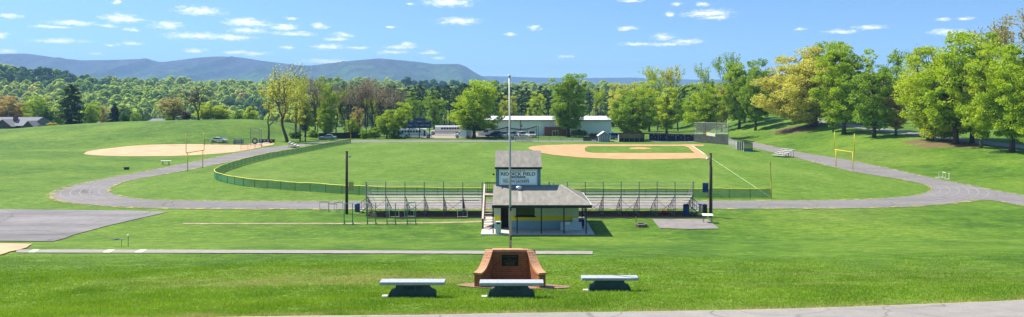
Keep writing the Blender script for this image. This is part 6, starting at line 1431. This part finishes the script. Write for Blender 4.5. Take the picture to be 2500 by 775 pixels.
ptree('oval2', 'lime', 2396, 362, 128, 103, 'leaning pale trunked tree before the hillside road', bark=BARK2)
ptree('round', 'bright', 2470, 371, 116, 204, 'dense bright green tree nearest the right track bend')
ptree('oval', 'bright', 2540, 385, 100, 172, 'dense green tree cut by the right edge of the view')
ptree('vase', 'tan', 2400, 0, 66, 150, 'tall thin crowned tree high behind the bank trees', d=215, name='leafing_tree', bark=BARK2)
ptree('vase2', 'tan', 2490, 0, 28, 150, 'tallest tan crowned tree at the upper right corner', d=185, name='leafing_tree', bark=BARK2)
ptree('vase', 'mid', 2215, 0, 118, 130, 'tall open mid green tree rising behind the bank trees', d=235, name='leafing_tree')
ptree('airy2', 'mid', 2160, 0, 160, 90, 'mid green tree beyond the hillside road', d=250, name='leafing_tree')
ptree('round2', 'mid', 2300, 0, 190, 120, 'green tree beyond the road behind the spreading tree', d=240, name='leafing_tree')
ptree('round', 'mid', 2430, 0, 180, 120, 'green tree beyond the road behind the dense tree', d=215, name='leafing_tree')
ptree('round', 'deep', 1900, 0, 190, 100, 'dark green tree beyond the road behind the golden oak', d=290, name='leafing_tree')
ptree('round2', 'mid', 1985, 0, 200, 120, 'green tree far behind the golden oak trunk', d=310, name='leafing_tree')
ptree('round', 'mid', 2090, 0, 205, 120, 'green tree far behind the tall bright tree', d=310, name='leafing_tree')
ptree('round2', 'mid', 1700, 0, 225, 110, 'dense green tree far behind the backstop', d=310, name='leafing_tree')
ptree('round', 'deep', 1620, 0, 235, 90, 'dark green tree far behind the screened fence', d=310, name='leafing_tree')
ptree('airy', 'mid', 1060, 0, 222, 60, 'thin green tree between the blue scoreboard and the broad tree', d=285, name='leafing_tree')
ptree('round', 'sparse', 1245, 0, 236, 46, 'pale green tree low behind the roof beside the flagpole', d=320, name='leafing_tree')
ptree('airy2', 'lime', 1310, 0, 226, 50, 'thin yellow green tree behind the roof left of the tall oval tree', d=312, name='leafing_tree')
ptree('vase', 'lime', 1462, 0, 216, 50, 'open yellow green tree behind the right end of the roof', d=310, name='leafing_tree')
ptree('airy', 'mid', 1010, 0, 226, 46, 'thin green tree above the blue scoreboard', d=300, name='leafing_tree')
# the pine plantation behind the white building
rgp = random.Random(21); first = {}
rows_ = [(x, 345, 0) for x in np.arange(778, 1500, 17)] + [(x, 372, 1) for x in np.arange(770, 1506, 19)]
for i, (x, d_, r_) in enumerate(rows_):
    x += rgp.uniform(-9, 9); d_ += rgp.uniform(-12, 12); q = D(x, d_); top = np.interp(x, [780, 1000, 1200, 1480], [214, 213, 210, 222]) + rgp.uniform(-6, 15); h = Zof(top, d_) - q.z
    kd = rgp.choice(['tpine', 'tpine2', 'tpine3']); sc_ = rgp.uniform(.7, 1.2); h0 = PR[kd][1]
    if kd not in first: first[kd] = tree(kd, 'pine', q, h, PR[kd][2] * sc_, 'tall dark plantation pine with a bare lower trunk in the rows behind the white building', 'pine_tree', 'pine', 'rows of plantation pines')
    else: dup(first[kd], q, rgp.uniform(0, 6.28), None, (sc_, sc_, h / h0))
